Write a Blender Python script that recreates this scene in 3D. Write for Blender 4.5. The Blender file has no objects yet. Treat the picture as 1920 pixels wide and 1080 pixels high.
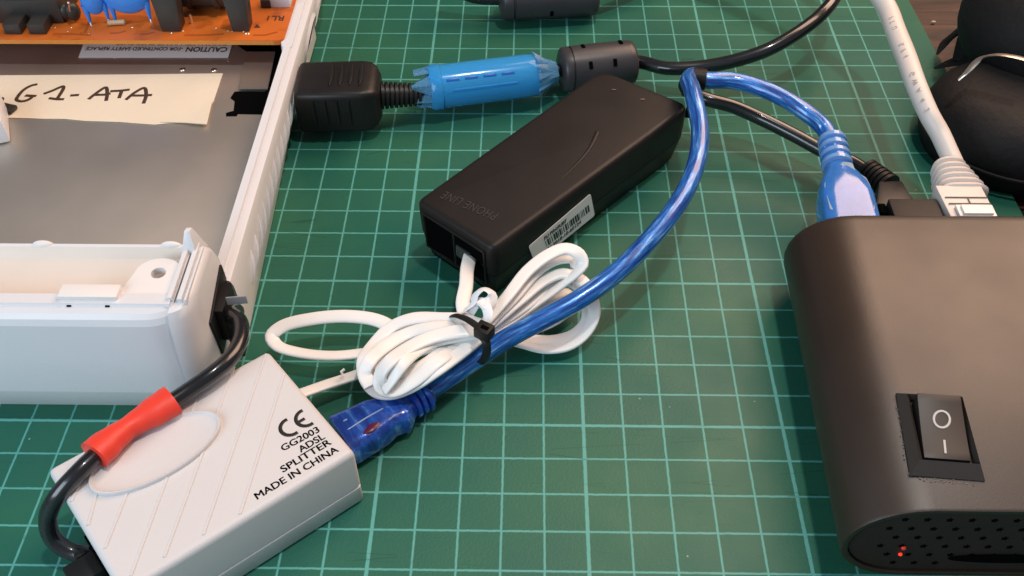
import bpy, bmesh, math, random
from mathutils import Vector, Matrix, Euler
random.seed(7)
S = 0.01                      # everything below is written in centimetres
scene = bpy.context.scene
COL = scene.collection

# ------------------------------------------------------------------ camera
cam_d = bpy.data.cameras.new('camera'); cam = bpy.data.objects.new('camera', cam_d); COL.objects.link(cam)
CAM = Vector((-1.45443, -14.82573, 20.53852))
CE = Euler((0.761930, 0.0052056, 0.0157838), 'XYZ')
cam.location = CAM * S; cam.rotation_euler = CE
cam_d.sensor_width = 36; cam_d.lens = 36 * 1867.2 / 1920
cam_d.clip_start = 0.005; cam_d.clip_end = 50
scene.camera = cam
CR = CE.to_matrix()
def P(px, py, z=0.0):
    """point of the place seen at photo pixel (px,py) and standing z cm above the mat"""
    d = CR @ Vector(((px - 960) / 1867.2, -(py - 540) / 1867.2, -1.0))
    return CAM + d * ((z - CAM.z) / d.z)

# ------------------------------------------------------------------ world, lamps, exposure
W = bpy.data.worlds.new('World'); scene.world = W; W.use_nodes = True
wn = W.node_tree.nodes; wl = W.node_tree.links
bg = wn['Background']; tc = wn.new('ShaderNodeTexCoord'); sp = wn.new('ShaderNodeSeparateXYZ'); cr = wn.new('ShaderNodeValToRGB')
mp = wn.new('ShaderNodeMath'); mp.operation = 'MULTIPLY_ADD'; mp.inputs[1].default_value = 0.5; mp.inputs[2].default_value = 0.5
dt = wn.new('ShaderNodeVectorMath'); dt.operation = 'DOT_PRODUCT'; dt.inputs[1].default_value = (-.20, -.93, .20)
wl.new(tc.outputs['Generated'], dt.inputs[0]); wl.new(dt.outputs['Value'], mp.inputs[0]); wl.new(mp.outputs[0], cr.inputs[0]); wl.new(cr.outputs[0], bg.inputs[0])
cr.color_ramp.elements[0].color = (0.17, 0.13, 0.11, 1); cr.color_ramp.elements[1].color = (0.80, 0.90, 1.05, 1)
bg.inputs[1].default_value = 0.29

def area(name, loc, target, size, power, col, sy=None):
    l = bpy.data.lights.new(name, 'AREA'); l.energy = power; l.color = col; l.size = size * S
    if sy: l.shape = 'RECTANGLE'; l.size_y = sy * S
    o = bpy.data.objects.new(name, l); COL.objects.link(o)
    o.location = Vector(loc) * S
    o.rotation_euler = (Vector(target) - Vector(loc)).to_track_quat('-Z', 'Y').to_euler()
    return o
area('warm_wall_lamp', (42, 47, 60), (8, 0, 2), 54, 7.6, (1.0, 0.66, 0.47), 56)      # broad warm lamp behind, to the right
area('ceiling_lamp', (16, 6, 110), (2, 6, 0), 6, 4.5, (1.0, 0.96, 0.91), 6)         # small lamp nearly overhead
area('window', (-42, -40, 32), (-9, 0, 0), 40, 2.9, (0.74, 0.88, 1.0), 34)          # daylight window on the left
scene.view_settings.view_transform = 'Standard'; scene.view_settings.look = 'None'
scene.view_settings.gamma = 1; scene.view_settings.exposure = 0.0

# ------------------------------------------------------------------ materials
MT = {}
def mat(name, col, rough=0.5, metal=0.0, spec=0.5, noise=0.0, nscale=40, bump=0.0, bscale=200, coat=0.0, trans=0.0,
        rvar=0.0, emit=None, estr=0, col2=None, c2scale=8, c2lo=0.45, c2hi=0.65, ior=1.45, sss=0.0, alpha=1.0):
    if name in MT: return MT[name]
    m = bpy.data.materials.new(name); m.use_nodes = True; n = m.node_tree.nodes; l = m.node_tree.links
    b = n['Principled BSDF']
    b.inputs['Base Color'].default_value = (*col, 1); b.inputs['Roughness'].default_value = rough
    b.inputs['Metallic'].default_value = metal; b.inputs['Specular IOR Level'].default_value = spec
    b.inputs['Coat Weight'].default_value = coat; b.inputs['Coat Roughness'].default_value = 0.08
    b.inputs['Transmission Weight'].default_value = trans; b.inputs['IOR'].default_value = ior
    b.inputs['Alpha'].default_value = alpha
    if sss: b.inputs['Subsurface Weight'].default_value = sss; b.inputs['Subsurface Radius'].default_value = (.002, .0018, .0015); b.inputs['Subsurface Scale'].default_value = 1.0
    if emit: b.inputs['Emission Color'].default_value = (*emit, 1); b.inputs['Emission Strength'].default_value = estr
    t = n.new('ShaderNodeTexCoord')
    if noise or col2:
        nz = n.new('ShaderNodeTexNoise'); nz.inputs['Scale'].default_value = nscale; nz.inputs['Detail'].default_value = 6
        l.new(t.outputs['Object'], nz.inputs['Vector'])
        mx = n.new('ShaderNodeMix'); mx.data_type = 'RGBA'
        mx.inputs[6].default_value = (*[c * (1 - noise) for c in col], 1); mx.inputs[7].default_value = (*[min(1, c * (1 + noise)) for c in col], 1)
        l.new(nz.outputs[0], mx.inputs[0]); out = mx.outputs[2]
        if col2:
            n2 = n.new('ShaderNodeTexNoise'); n2.inputs['Scale'].default_value = c2scale; n2.inputs['Detail'].default_value = 8
            l.new(t.outputs['Object'], n2.inputs['Vector'])
            r2 = n.new('ShaderNodeMapRange'); r2.inputs[1].default_value = c2lo; r2.inputs[2].default_value = c2hi
            l.new(n2.outputs[0], r2.inputs[0])
            m2 = n.new('ShaderNodeMix'); m2.data_type = 'RGBA'; m2.inputs[7].default_value = (*col2, 1)
            l.new(r2.outputs[0], m2.inputs[0]); l.new(out, m2.inputs[6]); out = m2.outputs[2]
        l.new(out, b.inputs['Base Color'])
    if rvar:
        n3 = n.new('ShaderNodeTexNoise'); n3.inputs['Scale'].default_value = nscale * .6; n3.inputs['Detail'].default_value = 7
        l.new(t.outputs['Object'], n3.inputs['Vector'])
        r3 = n.new('ShaderNodeMapRange'); r3.inputs[1].default_value = .3; r3.inputs[2].default_value = .7
        r3.inputs[3].default_value = max(0.02, rough - rvar); r3.inputs[4].default_value = min(1, rough + rvar)
        l.new(n3.outputs[0], r3.inputs[0]); l.new(r3.outputs[0], b.inputs['Roughness'])
    if bump:
        n4 = n.new('ShaderNodeTexNoise'); n4.inputs['Scale'].default_value = bscale; n4.inputs['Detail'].default_value = 4
        l.new(t.outputs['Object'], n4.inputs['Vector'])
        bp = n.new('ShaderNodeBump'); bp.inputs['Strength'].default_value = bump; bp.inputs['Distance'].default_value = 0.0004
        l.new(n4.outputs[0], bp.inputs['Height']); l.new(bp.outputs[0], b.inputs['Normal'])
    MT[name] = m; return m

def streak_mat(name, dark, light, pale, su=14, sv=5, lo=.35, hi=.62, rough=.25):
    """clear blue jacket over a braided shield: streaks that run along the cord (UV: u around, v along in cm)"""
    m = bpy.data.materials.new(name); m.use_nodes = True; n = m.node_tree.nodes; l = m.node_tree.links; b = n['Principled BSDF']
    uv = n.new('ShaderNodeUVMap'); mpg = n.new('ShaderNodeMapping'); mpg.inputs['Scale'].default_value = (su, sv, 1); mpg.inputs['Rotation'].default_value = (0, 0, 0.22)
    nz = n.new('ShaderNodeTexNoise'); nz.inputs['Scale'].default_value = 1.0; nz.inputs['Detail'].default_value = 5; nz.inputs['Roughness'].default_value = .62
    l.new(uv.outputs[0], mpg.inputs[0]); l.new(mpg.outputs[0], nz.inputs['Vector'])
    r = n.new('ShaderNodeValToRGB'); e = r.color_ramp.elements
    e[0].position = lo; e[0].color = (*dark, 1); e[1].position = hi; e[1].color = (*light, 1)
    x = e.new(min(.99, hi + .12)); x.color = (*pale, 1)
    l.new(nz.outputs[0], r.inputs[0]); l.new(r.outputs[0], b.inputs['Base Color'])
    mr = n.new('ShaderNodeMapRange'); mr.inputs[1].default_value = lo; mr.inputs[2].default_value = hi; mr.inputs[3].default_value = 0.0; mr.inputs[4].default_value = .35
    l.new(nz.outputs[0], mr.inputs[0]); l.new(mr.outputs[0], b.inputs['Metallic'])
    bp = n.new('ShaderNodeBump'); bp.inputs['Strength'].default_value = .35; bp.inputs['Distance'].default_value = .0004
    l.new(nz.outputs[0], bp.inputs['Height']); l.new(bp.outputs[0], b.inputs['Normal'])
    b.inputs['Roughness'].default_value = rough + .12
    b.inputs['Coat Weight'].default_value = .8; b.inputs['Coat Roughness'].default_value = .12
    MT[name] = m; return m

white_shell = mat('white_shell_plastic', (.68, .68, .70), .38, noise=.02, nscale=60, bump=.10, bscale=900, rvar=.06)
cream_shell = mat('inner_shell_plastic', (.76, .73, .71), .5, noise=.02, nscale=60, bump=.10, bscale=900)
splitter_pl = mat('splitter_plastic', (.62, .60, .60), .48, noise=.025, nscale=60, bump=.12, bscale=2400, rvar=.05)
cord_white = mat('cord_white_vinyl', (.80, .79, .77), .36, noise=.03, nscale=90, rvar=.08)
ether_white = mat('network_cord_vinyl', (.68, .61, .56), .42, noise=.04, nscale=80, rvar=.08)
rubber = mat('black_rubber', (.012, .011, .011), .44, spec=.4, noise=.3, nscale=150, bump=.08, bscale=2000, rvar=.08)
cord_black = mat('black_cord_vinyl', (.010, .010, .012), .28, noise=.3, nscale=120, rvar=.07, coat=.6)
matt_black = mat('matt_black_plastic', (.013, .011, .0105), .46, spec=.28, noise=.15, nscale=120, bump=.12, bscale=2600, rvar=.05)
box_black = mat('box_black_plastic', (.028, .017, .011), .42, spec=.72, noise=.12, nscale=45, bump=.07, bscale=3800, rvar=.07)
ferrite_pl = mat('ferrite_plastic', (.040, .037, .041), .40, noise=.15, nscale=120, rvar=.06)
void = mat('dark_recess', (.003, .003, .003), .9, spec=0.0)
steel = mat('galvanised_steel', (.62, .585, .54), .52, 1.0, noise=.06, nscale=14, rvar=.08, bump=.04, bscale=60, col2=(.52, .50, .47), c2scale=22, c2lo=.5, c2hi=.8)
bright_metal = mat('bright_metal', (.75, .74, .72), .22, 1.0)
solder = mat('solder_wire', (.85, .80, .72), .3, 1.0)
board = mat('orange_board', (.56, .13, .018), .38, noise=.2, nscale=70, col2=(.40, .085, .012), c2scale=160, c2lo=.55, c2hi=.7, rvar=.08)
board_edge = mat('board_edge', (.62, .22, .035), .5, noise=.12, nscale=200)
comp_black = mat('component_black', (.030, .027, .024), .42, noise=.25, nscale=200, bump=.2, bscale=600)
cap_blue = mat('capacitor_blue', (.02, .26, .85), .22, coat=.5, noise=.06, nscale=100)
tape = mat('masking_tape', (.74, .64, .50), .62, noise=.04, nscale=60, bump=.35, bscale=500)
ink = mat('marker_ink', (.060, .032, .018), .5, noise=.3, nscale=300)
print_ink = mat('printed_ink', (.015, .013, .012), .5)
faint_ink = mat('faint_cord_print', (.42, .36, .33), .5)
sticker = mat('paper_sticker', (.82, .80, .78), .45, noise=.02)
red_shrink = mat('red_heat_shrink', (.74, .050, .028), .42, noise=.08, nscale=160, bump=.2, bscale=500, rvar=.1)
blue_clear = mat('blue_clear_plastic', (.07, .50, 1.0), .20, trans=.55, ior=1.25, noise=.05, coat=.3)
blue_pale = mat('blue_frosted_tip', (.25, .60, .90), .25, trans=.75, ior=1.3)
blue_cord = streak_mat('blue_braided_cord', (.004, .040, .24), (.025, .20, .64), (.34, .62, .95), 18, .9, .41, .56)
blue_moulded = streak_mat('blue_clear_moulding', (.006, .035, .26), (.02, .12, .60), (.22, .42, .90), 4, 2.2, .43, .55, .10)
usb_white = mat('plug_moulding', (.24, .33, .46), .5, spec=.3, noise=.04, nscale=60, coat=.2)
usb_blue = mat('plug_blue_moulding', (.05, .24, .74), .18, trans=.35, coat=.6, noise=.3, nscale=300)
wood = None
leather = mat('black_soft_cover', (.007, .006, .0065), .7, spec=.35, noise=.3, nscale=100, bump=.7, bscale=420)
led_red = mat('red_led', (.8, .02, .01), .3, emit=(1, .04, .02), estr=1.4)
mark_white = mat('switch_mark', (.50, .48, .46), .5)
dust = mat('dust_crumbs', (.45, .42, .38), .9)
rib_dark = mat('rocker_plastic', (.022, .019, .018), .42, spec=.45)

def wood_material():
    m = bpy.data.materials.new('dark_wood'); m.use_nodes = True; n = m.node_tree.nodes; l = m.node_tree.links; b = n['Principled BSDF']
    t = n.new('ShaderNodeTexCoord'); mpg = n.new('ShaderNodeMapping'); mpg.inputs['Scale'].default_value = (20, 160, 20)
    nz = n.new('ShaderNodeTexNoise'); nz.inputs['Scale'].default_value = 1; nz.inputs['Detail'].default_value = 9; nz.inputs['Distortion'].default_value = .6
    l.new(t.outputs['Object'], mpg.inputs[0]); l.new(mpg.outputs[0], nz.inputs['Vector'])
    r = n.new('ShaderNodeValToRGB'); e = r.color_ramp.elements
    e[0].position = .36; e[0].color = (.012, .006, .004, 1); e[1].position = .66; e[1].color = (.075, .032, .020, 1)
    l.new(nz.outputs[0], r.inputs[0]); l.new(r.outputs[0], b.inputs['Base Color'])
    bp = n.new('ShaderNodeBump'); bp.inputs['Strength'].default_value = .5; bp.inputs['Distance'].default_value = .0005
    l.new(nz.outputs[0], bp.inputs['Height']); l.new(bp.outputs[0], b.inputs['Normal'])
    b.inputs['Roughness'].default_value = .5; b.inputs['Specular IOR Level'].default_value = .3
    return m

def mat_material():
    """cutting mat: 1 cm printed grid, every fifth line heavier, worn ink, faint cuts and smears"""
    m = bpy.data.materials.new('cutting_mat_vinyl'); m.use_nodes = True; n = m.node_tree.nodes; l = m.node_tree.links; b = n['Principled BSDF']
    t = n.new('ShaderNodeTexCoord'); s = n.new('ShaderNodeVectorMath'); s.operation = 'SCALE'; s.inputs[3].default_value = 100
    l.new(t.outputs['Object'], s.inputs[0])
    wob = n.new('ShaderNodeTexNoise'); wob.inputs['Scale'].default_value = 6; wob.inputs['Detail'].default_value = 3
    l.new(s.outputs[0], wob.inputs['Vector'])
    sep = n.new('ShaderNodeSeparateXYZ'); l.new(s.outputs[0], sep.inputs[0])
    def M(op, a, bb=None, c=None):
        k = n.new('ShaderNodeMath'); k.operation = op
        for i, v in enumerate((a, bb, c)):
            if v is None: continue
            if isinstance(v, (int, float)): k.inputs[i].default_value = v
            else: l.new(v, k.inputs[i])
        return k.outputs[0]
    wj = M('MULTIPLY_ADD', wob.outputs[0], .03, -.015)
    def line(ax, period, w):
        a = M('ADD', sep.outputs[ax], wj)
        d = M('ABSOLUTE', M('SUBTRACT', a, M('MULTIPLY', M('ROUND', M('DIVIDE', a, period)), period)))
        k = n.new('ShaderNodeMapRange'); k.inputs[1].default_value = w * .5 + .012; k.inputs[2].default_value = w * .5 - .012
        l.new(d, k.inputs[0]); return k.outputs[0]
    L = M('MAXIMUM', M('MAXIMUM', line(0, 1, .050), line(1, 1, .050)), M('MAXIMUM', line(0, 5, .086), line(1, 5, .076)))
    inside = M('LESS_THAN', sep.outputs[0], 12.06)
    L = M('MULTIPLY', L, inside)
    wear = n.new('ShaderNodeTexNoise'); wear.inputs['Scale'].default_value = 2.2; wear.inputs['Detail'].default_value = 10; wear.inputs['Roughness'].default_value = .75
    l.new(s.outputs[0], wear.inputs['Vector'])
    wr = n.new('ShaderNodeMapRange'); wr.inputs[1].default_value = .28; wr.inputs[2].default_value = .40; wr.inputs[3].default_value = .25; wr.inputs[4].default_value = .92
    l.new(wear.outputs[0], wr.inputs[0]); L = M('MULTIPLY', L, wr.outputs[0])
    # base colour, blotchy
    bn = n.new('ShaderNodeTexNoise'); bn.inputs['Scale'].default_value = .22; bn.inputs['Detail'].default_value = 6; l.new(s.outputs[0], bn.inputs['Vector'])
    br = n.new('ShaderNodeMapRange'); br.inputs[1].default_value = .35; br.inputs[2].default_value = .65; l.new(bn.outputs[0], br.inputs[0])
    mx = n.new('ShaderNodeMix'); mx.data_type = 'RGBA'; mx.inputs[6].default_value = (.010, .102, .074, 1); mx.inputs[7].default_value = (.022, .124, .072, 1)
    l.new(br.outputs[0], mx.inputs[0])
    # fine cuts
    mg = n.new('ShaderNodeMapping'); mg.inputs['Rotation'].default_value = (0, 0, .5); mg.inputs['Scale'].default_value = (.25, 5, 1); l.new(s.outputs[0], mg.inputs[0])
    cn = n.new('ShaderNodeTexVoronoi'); cn.feature = 'DISTANCE_TO_EDGE'; cn.inputs['Scale'].default_value = .35; l.new(mg.outputs[0], cn.inputs['Vector'])
    fine = n.new('ShaderNodeTexNoise'); fine.inputs['Scale'].default_value = 35; fine.inputs['Detail'].default_value = 5; l.new(s.outputs[0], fine.inputs['Vector'])
    fm = n.new('ShaderNodeMix'); fm.data_type = 'RGBA'; fm.blend_type = 'MULTIPLY'; fm.inputs[0].default_value = 1
    fr = n.new('ShaderNodeMapRange'); fr.inputs[3].default_value = .88; fr.inputs[4].default_value = 1.12; l.new(fine.outputs[0], fr.inputs[0])
    l.new(mx.outputs[2], fm.inputs[6]); l.new(fr.outputs[0], fm.inputs[7])
    m2 = n.new('ShaderNodeMix'); m2.data_type = 'RGBA'; m2.inputs[7].default_value = (.10, .36, .32, 1)
    l.new(L, m2.inputs[0]); l.new(fm.outputs[2], m2.inputs[6])
    # pale specks of dust
    vo = n.new('ShaderNodeTexVoronoi'); vo.inputs['Scale'].default_value = 1.3; l.new(s.outputs[0], vo.inputs['Vector'])
    sepc = n.new('ShaderNodeSeparateColor'); l.new(vo.outputs['Color'], sepc.inputs[0])
    speck = M('MULTIPLY', M('LESS_THAN', vo.outputs['Distance'], .035), M('GREATER_THAN', sepc.outputs[0], .72))
    m3 = n.new('ShaderNodeMix'); m3.data_type = 'RGBA'; m3.inputs[7].default_value = (.32, .38, .33, 1)
    l.new(M('MULTIPLY', speck, .7), m3.inputs[0]); l.new(m2.outputs[2], m3.inputs[6])
    cmask = n.new('ShaderNodeTexNoise'); cmask.inputs['Scale'].default_value = .5; cmask.inputs['Detail'].default_value = 3; l.new(s.outputs[0], cmask.inputs['Vector'])
    cut = M('MULTIPLY', M('LESS_THAN', cn.outputs['Distance'], .006), M('GREATER_THAN', cmask.outputs[0], .54))
    m4 = n.new('ShaderNodeMix'); m4.data_type = 'RGBA'; m4.inputs[7].default_value = (.004, .030, .026, 1)
    l.new(M('MULTIPLY', cut, .38), m4.inputs[0]); l.new(m3.outputs[2], m4.inputs[6])
    l.new(m4.outputs[2], b.inputs['Base Color'])
    b.inputs['Specular IOR Level'].default_value = .32
    rn = n.new('ShaderNodeTexNoise'); rn.inputs['Scale'].default_value = .6; rn.inputs['Detail'].default_value = 6; l.new(s.outputs[0], rn.inputs['Vector'])
    rr = n.new('ShaderNodeMapRange'); rr.inputs[1].default_value = .3; rr.inputs[2].default_value = .7; rr.inputs[3].default_value = .42; rr.inputs[4].default_value = .54
    l.new(rn.outputs[0], rr.inputs[0]); l.new(rr.outputs[0], b.inputs['Roughness'])
    bp = n.new('ShaderNodeBump'); bp.inputs['Strength'].default_value = .35; bp.inputs['Distance'].default_value = .0002
    hs = n.new('ShaderNodeTexNoise'); hs.inputs['Scale'].default_value = 14; hs.inputs['Detail'].default_value = 4; l.new(s.outputs[0], hs.inputs['Vector'])
    l.new(M('MULTIPLY_ADD', L, .4, hs.outputs[0]), bp.inputs['Height']); l.new(bp.outputs[0], b.inputs['Normal'])
    return m

# ------------------------------------------------------------------ object helpers
def thing(name, label, cat, loc=(0, 0, 0), group=None):
    o = bpy.data.objects.new(name, None); COL.objects.link(o); o.location = Vector(loc) * S
    o.empty_display_size = .01; o['label'] = label; o['category'] = cat; o['org'] = list(loc)
    if group: o['group'] = group
    return o
def tag(o, label, cat, group=None):
    o['label'] = label; o['category'] = cat
    if group: o['group'] = group
    return o
ORG = {}
def origin_of(o):
    return ORG.get(o.name, Vector((0, 0, 0))) if o.type != 'EMPTY' else o.matrix_basis.translation / S
def obj(name, bm, m, parent=None, loc=None, smooth=True, angle=35):
    """links bm (world centimetres) as one mesh object"""
    org = Vector(loc) if loc is not None else (origin_of(parent) if parent else Vector((0, 0, 0)))
    for v in bm.verts: v.co = (v.co - org) * S
    bmesh.ops.recalc_face_normals(bm, faces=bm.faces)
    me = bpy.data.meshes.new(name); bm.to_mesh(me); bm.free()
    if smooth:
        me.polygons.foreach_set('use_smooth', [True] * len(me.polygons))
        for f in me.polygons:
            if len(f.vertices) > 6: f.use_smooth = False
        me.set_sharp_from_angle(angle=math.radians(angle))
    ms = m if isinstance(m, (list, tuple)) else [m]
    for k in ms: me.materials.append(k)
    o = bpy.data.objects.new(name, me); COL.objects.link(o)
    if parent:
        o.parent = parent; o.location = (org - origin_of(parent)) * S
    else: o.location = org * S
    ORG[o.name] = org
    return o
def B(): return bmesh.new()

def bevel_new(bm, faces, w, seg=3):
    if w <= 0: return
    es = list({e for f in faces for e in f.edges})
    bmesh.ops.bevel(bm, geom=es, offset=w, segments=seg, profile=.6, affect='EDGES', clamp_overlap=True)
def box(bm, c, size, ax=None, bev=0.03, seg=2):
    """box at c with size along three axes (ax: list of vectors)"""
    ax = ax or [Vector((1, 0, 0)), Vector((0, 1, 0)), Vector((0, 0, 1))]
    ax = [Vector(a).normalized() for a in ax]; c = Vector(c)
    t = bmesh.new(); vs = []
    for i in (-1, 1):
        for j in (-1, 1):
            for k in (-1, 1):
                vs.append(t.verts.new(c + ax[0] * i * size[0] / 2 + ax[1] * j * size[1] / 2 + ax[2] * k * size[2] / 2))
    for f in ((0, 1, 3, 2), (4, 6, 7, 5), (0, 4, 5, 1), (2, 3, 7, 6), (0, 2, 6, 4), (1, 5, 7, 3)): t.faces.new([vs[i] for i in f])
    bmesh.ops.recalc_face_normals(t, faces=t.faces)
    bevel_new(t, t.faces, bev, seg); merge(bm, t)
def merge(bm, t, mi=None):
    me = bpy.data.meshes.new('tmp'); t.to_mesh(me); t.free()
    n0 = len(bm.faces); bm.from_mesh(me); bpy.data.meshes.remove(me)
    if mi is not None:
        bm.faces.ensure_lookup_table()
        for f in bm.faces[n0:]: f.material_index = mi
def loft(bm, rings, cap=True, bev=0, mi=None):
    """rings: lists of equal-length loops of points"""
    t = bmesh.new(); R = [[t.verts.new(Vector(p)) for p in r] for r in rings]; n = len(R[0])
    for a, b in zip(R, R[1:]):
        for i in range(n): t.faces.new((a[i], a[(i + 1) % n], b[(i + 1) % n], b[i]))
    if cap: t.faces.new(list(reversed(R[0]))); t.faces.new(R[-1])
    bmesh.ops.recalc_face_normals(t, faces=t.faces)
    if bev: bevel_new(t, t.faces, bev, 2)
    merge(bm, t, mi)
def prism(bm, poly, z0, z1, bev=.02, mi=None):
    loft(bm, [[(x, y, z0) for x, y in poly], [(x, y, z1) for x, y in poly]], bev=bev, mi=mi)
def extrude_poly(bm, pts, vec, bev=0, mi=None):
    pts = [Vector(p) for p in pts]; vec = Vector(vec)
    loft(bm, [pts, [p + vec for p in pts]], bev=bev, mi=mi)
def rounded(poly, r, n=5):
    """rounds corners of a 2D polygon; r scalar or list"""
    out = []; N = len(poly)
    for i in range(N):
        p0, p1, p2 = Vector(poly[i - 1]), Vector(poly[i]), Vector(poly[(i + 1) % N]); rr = r[i] if isinstance(r, (list, tuple)) else r
        if rr <= 0: out.append(tuple(p1)); continue
        a = p1 + (p0 - p1).normalized() * rr; b = p1 + (p2 - p1).normalized() * rr
        for k in range(n + 1):
            t = k / n; q = a * (1 - t) ** 2 + p1 * 2 * t * (1 - t) + b * t * t; out.append(tuple(q))
    return out
def inset2(poly, d):
    c = Vector((0, 0)); out = []
    N = len(poly); A = sum(poly[i][0] * poly[(i + 1) % N][1] - poly[(i + 1) % N][0] * poly[i][1] for i in range(N)); sg = 1 if A > 0 else -1
    for i in range(N):
        p0, p1, p2 = Vector(poly[i - 1]), Vector(poly[i]), Vector(poly[(i + 1) % N])
        e1 = (p1 - p0); e2 = (p2 - p1)
        if e1.length < 1e-9 or e2.length < 1e-9: out.append(tuple(p1)); continue
        e1.normalize(); e2.normalize()
        n1 = Vector((-e1.y, e1.x)) * sg; n2 = Vector((-e2.y, e2.x)) * sg; b = n1 + n2
        b = b / max(.4, b.length_squared) * 2 if b.length > 1e-6 else n1
        out.append(tuple(p1 + b * d))
    return out
def spline(pts, step=.08):
    """Catmull-Rom through points (each a Vector of any dimension)"""
    pts = [Vector(p) for p in pts]; ext = [pts[0] * 2 - pts[1]] + pts + [pts[-1] * 2 - pts[-2]]; out = []
    for i in range(1, len(ext) - 2):
        p0, p1, p2, p3 = ext[i - 1:i + 3]
        L = (p2.to_3d() - p1.to_3d()).length if len(p1) <= 3 else (Vector(p2[:3]) - Vector(p1[:3])).length
        n = max(2, int(L / step))
        def tj(a, b): return max(1e-4, (Vector(a[:3]) - Vector(b[:3])).length ** .5)
        t0 = 0; t1 = t0 + tj(p0, p1); t2 = t1 + tj(p1, p2); t3 = t2 + tj(p2, p3)
        for k in range(n):
            t = t1 + (t2 - t1) * k / n
            A1 = p0 * ((t1 - t) / (t1 - t0)) + p1 * ((t - t0) / (t1 - t0)); A2 = p1 * ((t2 - t) / (t2 - t1)) + p2 * ((t - t1) / (t2 - t1)); A3 = p2 * ((t3 - t) / (t3 - t2)) + p3 * ((t - t2) / (t3 - t2))
            B1 = A1 * ((t2 - t) / (t2 - t0)) + A2 * ((t - t0) / (t2 - t0)); B2 = A2 * ((t3 - t) / (t3 - t1)) + A3 * ((t - t1) / (t3 - t1))
            out.append(B1 * ((t2 - t) / (t2 - t1)) + B2 * ((t - t1) / (t2 - t1)))
    out.append(pts[-1]); return out
def sweep(bm, path, w, h=None, n=16, up=Vector((0, 0, 1)), cap=True, power=1.0, mi=None, roll=None, transport=False):
    """tube along path (world cm). w,h: half sizes (number or function of 0..1). power<1 squarer section. UV u round, v along"""
    path = [Vector(p[:3]) for p in path]; N = len(path); h = h if h is not None else w
    fw = w if callable(w) else (lambda t: w); fh = h if callable(h) else (lambda t: h)
    fr = roll if callable(roll) else (lambda t: roll or 0)
    t = bmesh.new(); uvl = t.loops.layers.uv.new('UVMap'); rings = []; ln = [0]
    for i in range(1, N): ln.append(ln[-1] + (path[i] - path[i - 1]).length)
    prev = None
    for i, p in enumerate(path):
        T = (path[min(N - 1, i + 1)] - path[max(0, i - 1)]).normalized()
        if prev is not None and transport:
            s = (prev - T * prev.dot(T)).normalized()
        else:
            s = T.cross(up)
            if s.length < .15 and prev is not None: s = prev - T * prev.dot(T)
            s = s.normalized() if s.length > 1e-6 else Vector((1, 0, 0))
            if prev is not None and s.dot(prev) < 0: s = -s
        prev = s.copy(); u = s.cross(T).normalized()
        q = ln[i] / max(1e-6, ln[-1]); a = fr(q)
        s2 = s * math.cos(a) + u * math.sin(a); u2 = u * math.cos(a) - s * math.sin(a)
        ring = []
        for k in range(n):
            th = 2 * math.pi * k / n; c, sn = math.cos(th), math.sin(th)
            c = math.copysign(abs(c) ** power, c); sn = math.copysign(abs(sn) ** power, sn)
            ring.append(t.verts.new(p + s2 * c * fw(q) + u2 * sn * fh(q)))
        rings.append(ring)
    for i in range(N - 1):
        for k in range(n):
            f = t.faces.new((rings[i][k], rings[i][(k + 1) % n], rings[i + 1][(k + 1) % n], rings[i + 1][k]))
            uu = (k / n, (k + 1) / n, (k + 1) / n, k / n); vv = (ln[i], ln[i], ln[i + 1], ln[i + 1])
            for lp, a, b in zip(f.loops, uu, vv): lp[uvl].uv = (a, b)
    if cap: t.faces.new(list(reversed(rings[0]))); t.faces.new(rings[-1])
    if not bm.loops.layers.uv: bm.loops.layers.uv.new('UVMap')
    merge(bm, t, mi)
def turned(bm, a, b, prof, n=28, mi=None, cap=True, sy=1.0, up=Vector((0, 0, 1)), power=1.0):
    """lathe from a to b; prof: list of (t along in cm or fraction, radius)"""
    a, b = Vector(a), Vector(b); L = (b - a).length; d = (b - a).normalized(); s = d.cross(up).normalized(); u = s.cross(d)
    rings = []
    for tt, r in prof:
        ring = []
        for k in range(n):
            th = 2 * math.pi * k / n; c, sn = math.cos(th), math.sin(th)
            c = math.copysign(abs(c) ** power, c); sn = math.copysign(abs(sn) ** power, sn)
            ring.append(a + d * L * tt + (s * c + u * sn * sy) * max(r, 1e-3))
        rings.append(ring)
    loft(bm, rings, cap=cap, mi=mi)
def sph(bm, c, r, sc=(1, 1, 1), seg=16, rot=None):
    t = bmesh.new(); bmesh.ops.create_uvsphere(t, u_segments=seg, v_segments=seg // 2 + 2, radius=r)
    for v in t.verts:
        q = Vector((v.co.x * sc[0], v.co.y * sc[1], v.co.z * sc[2]))
        if rot: q = rot @ q
        v.co = q + Vector(c)
    merge(bm, t)
def stroke(bm, pts, w, nrm=(0, 0, 1), th=.012, step=.03, wf=None):
    """a flat pen stroke lying on a surface"""
    nrm = Vector(nrm); p = spline([Vector(q) for q in pts], step)
    sweep(bm, p, wf or w, th, n=8, up=nrm, power=.7)
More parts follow.
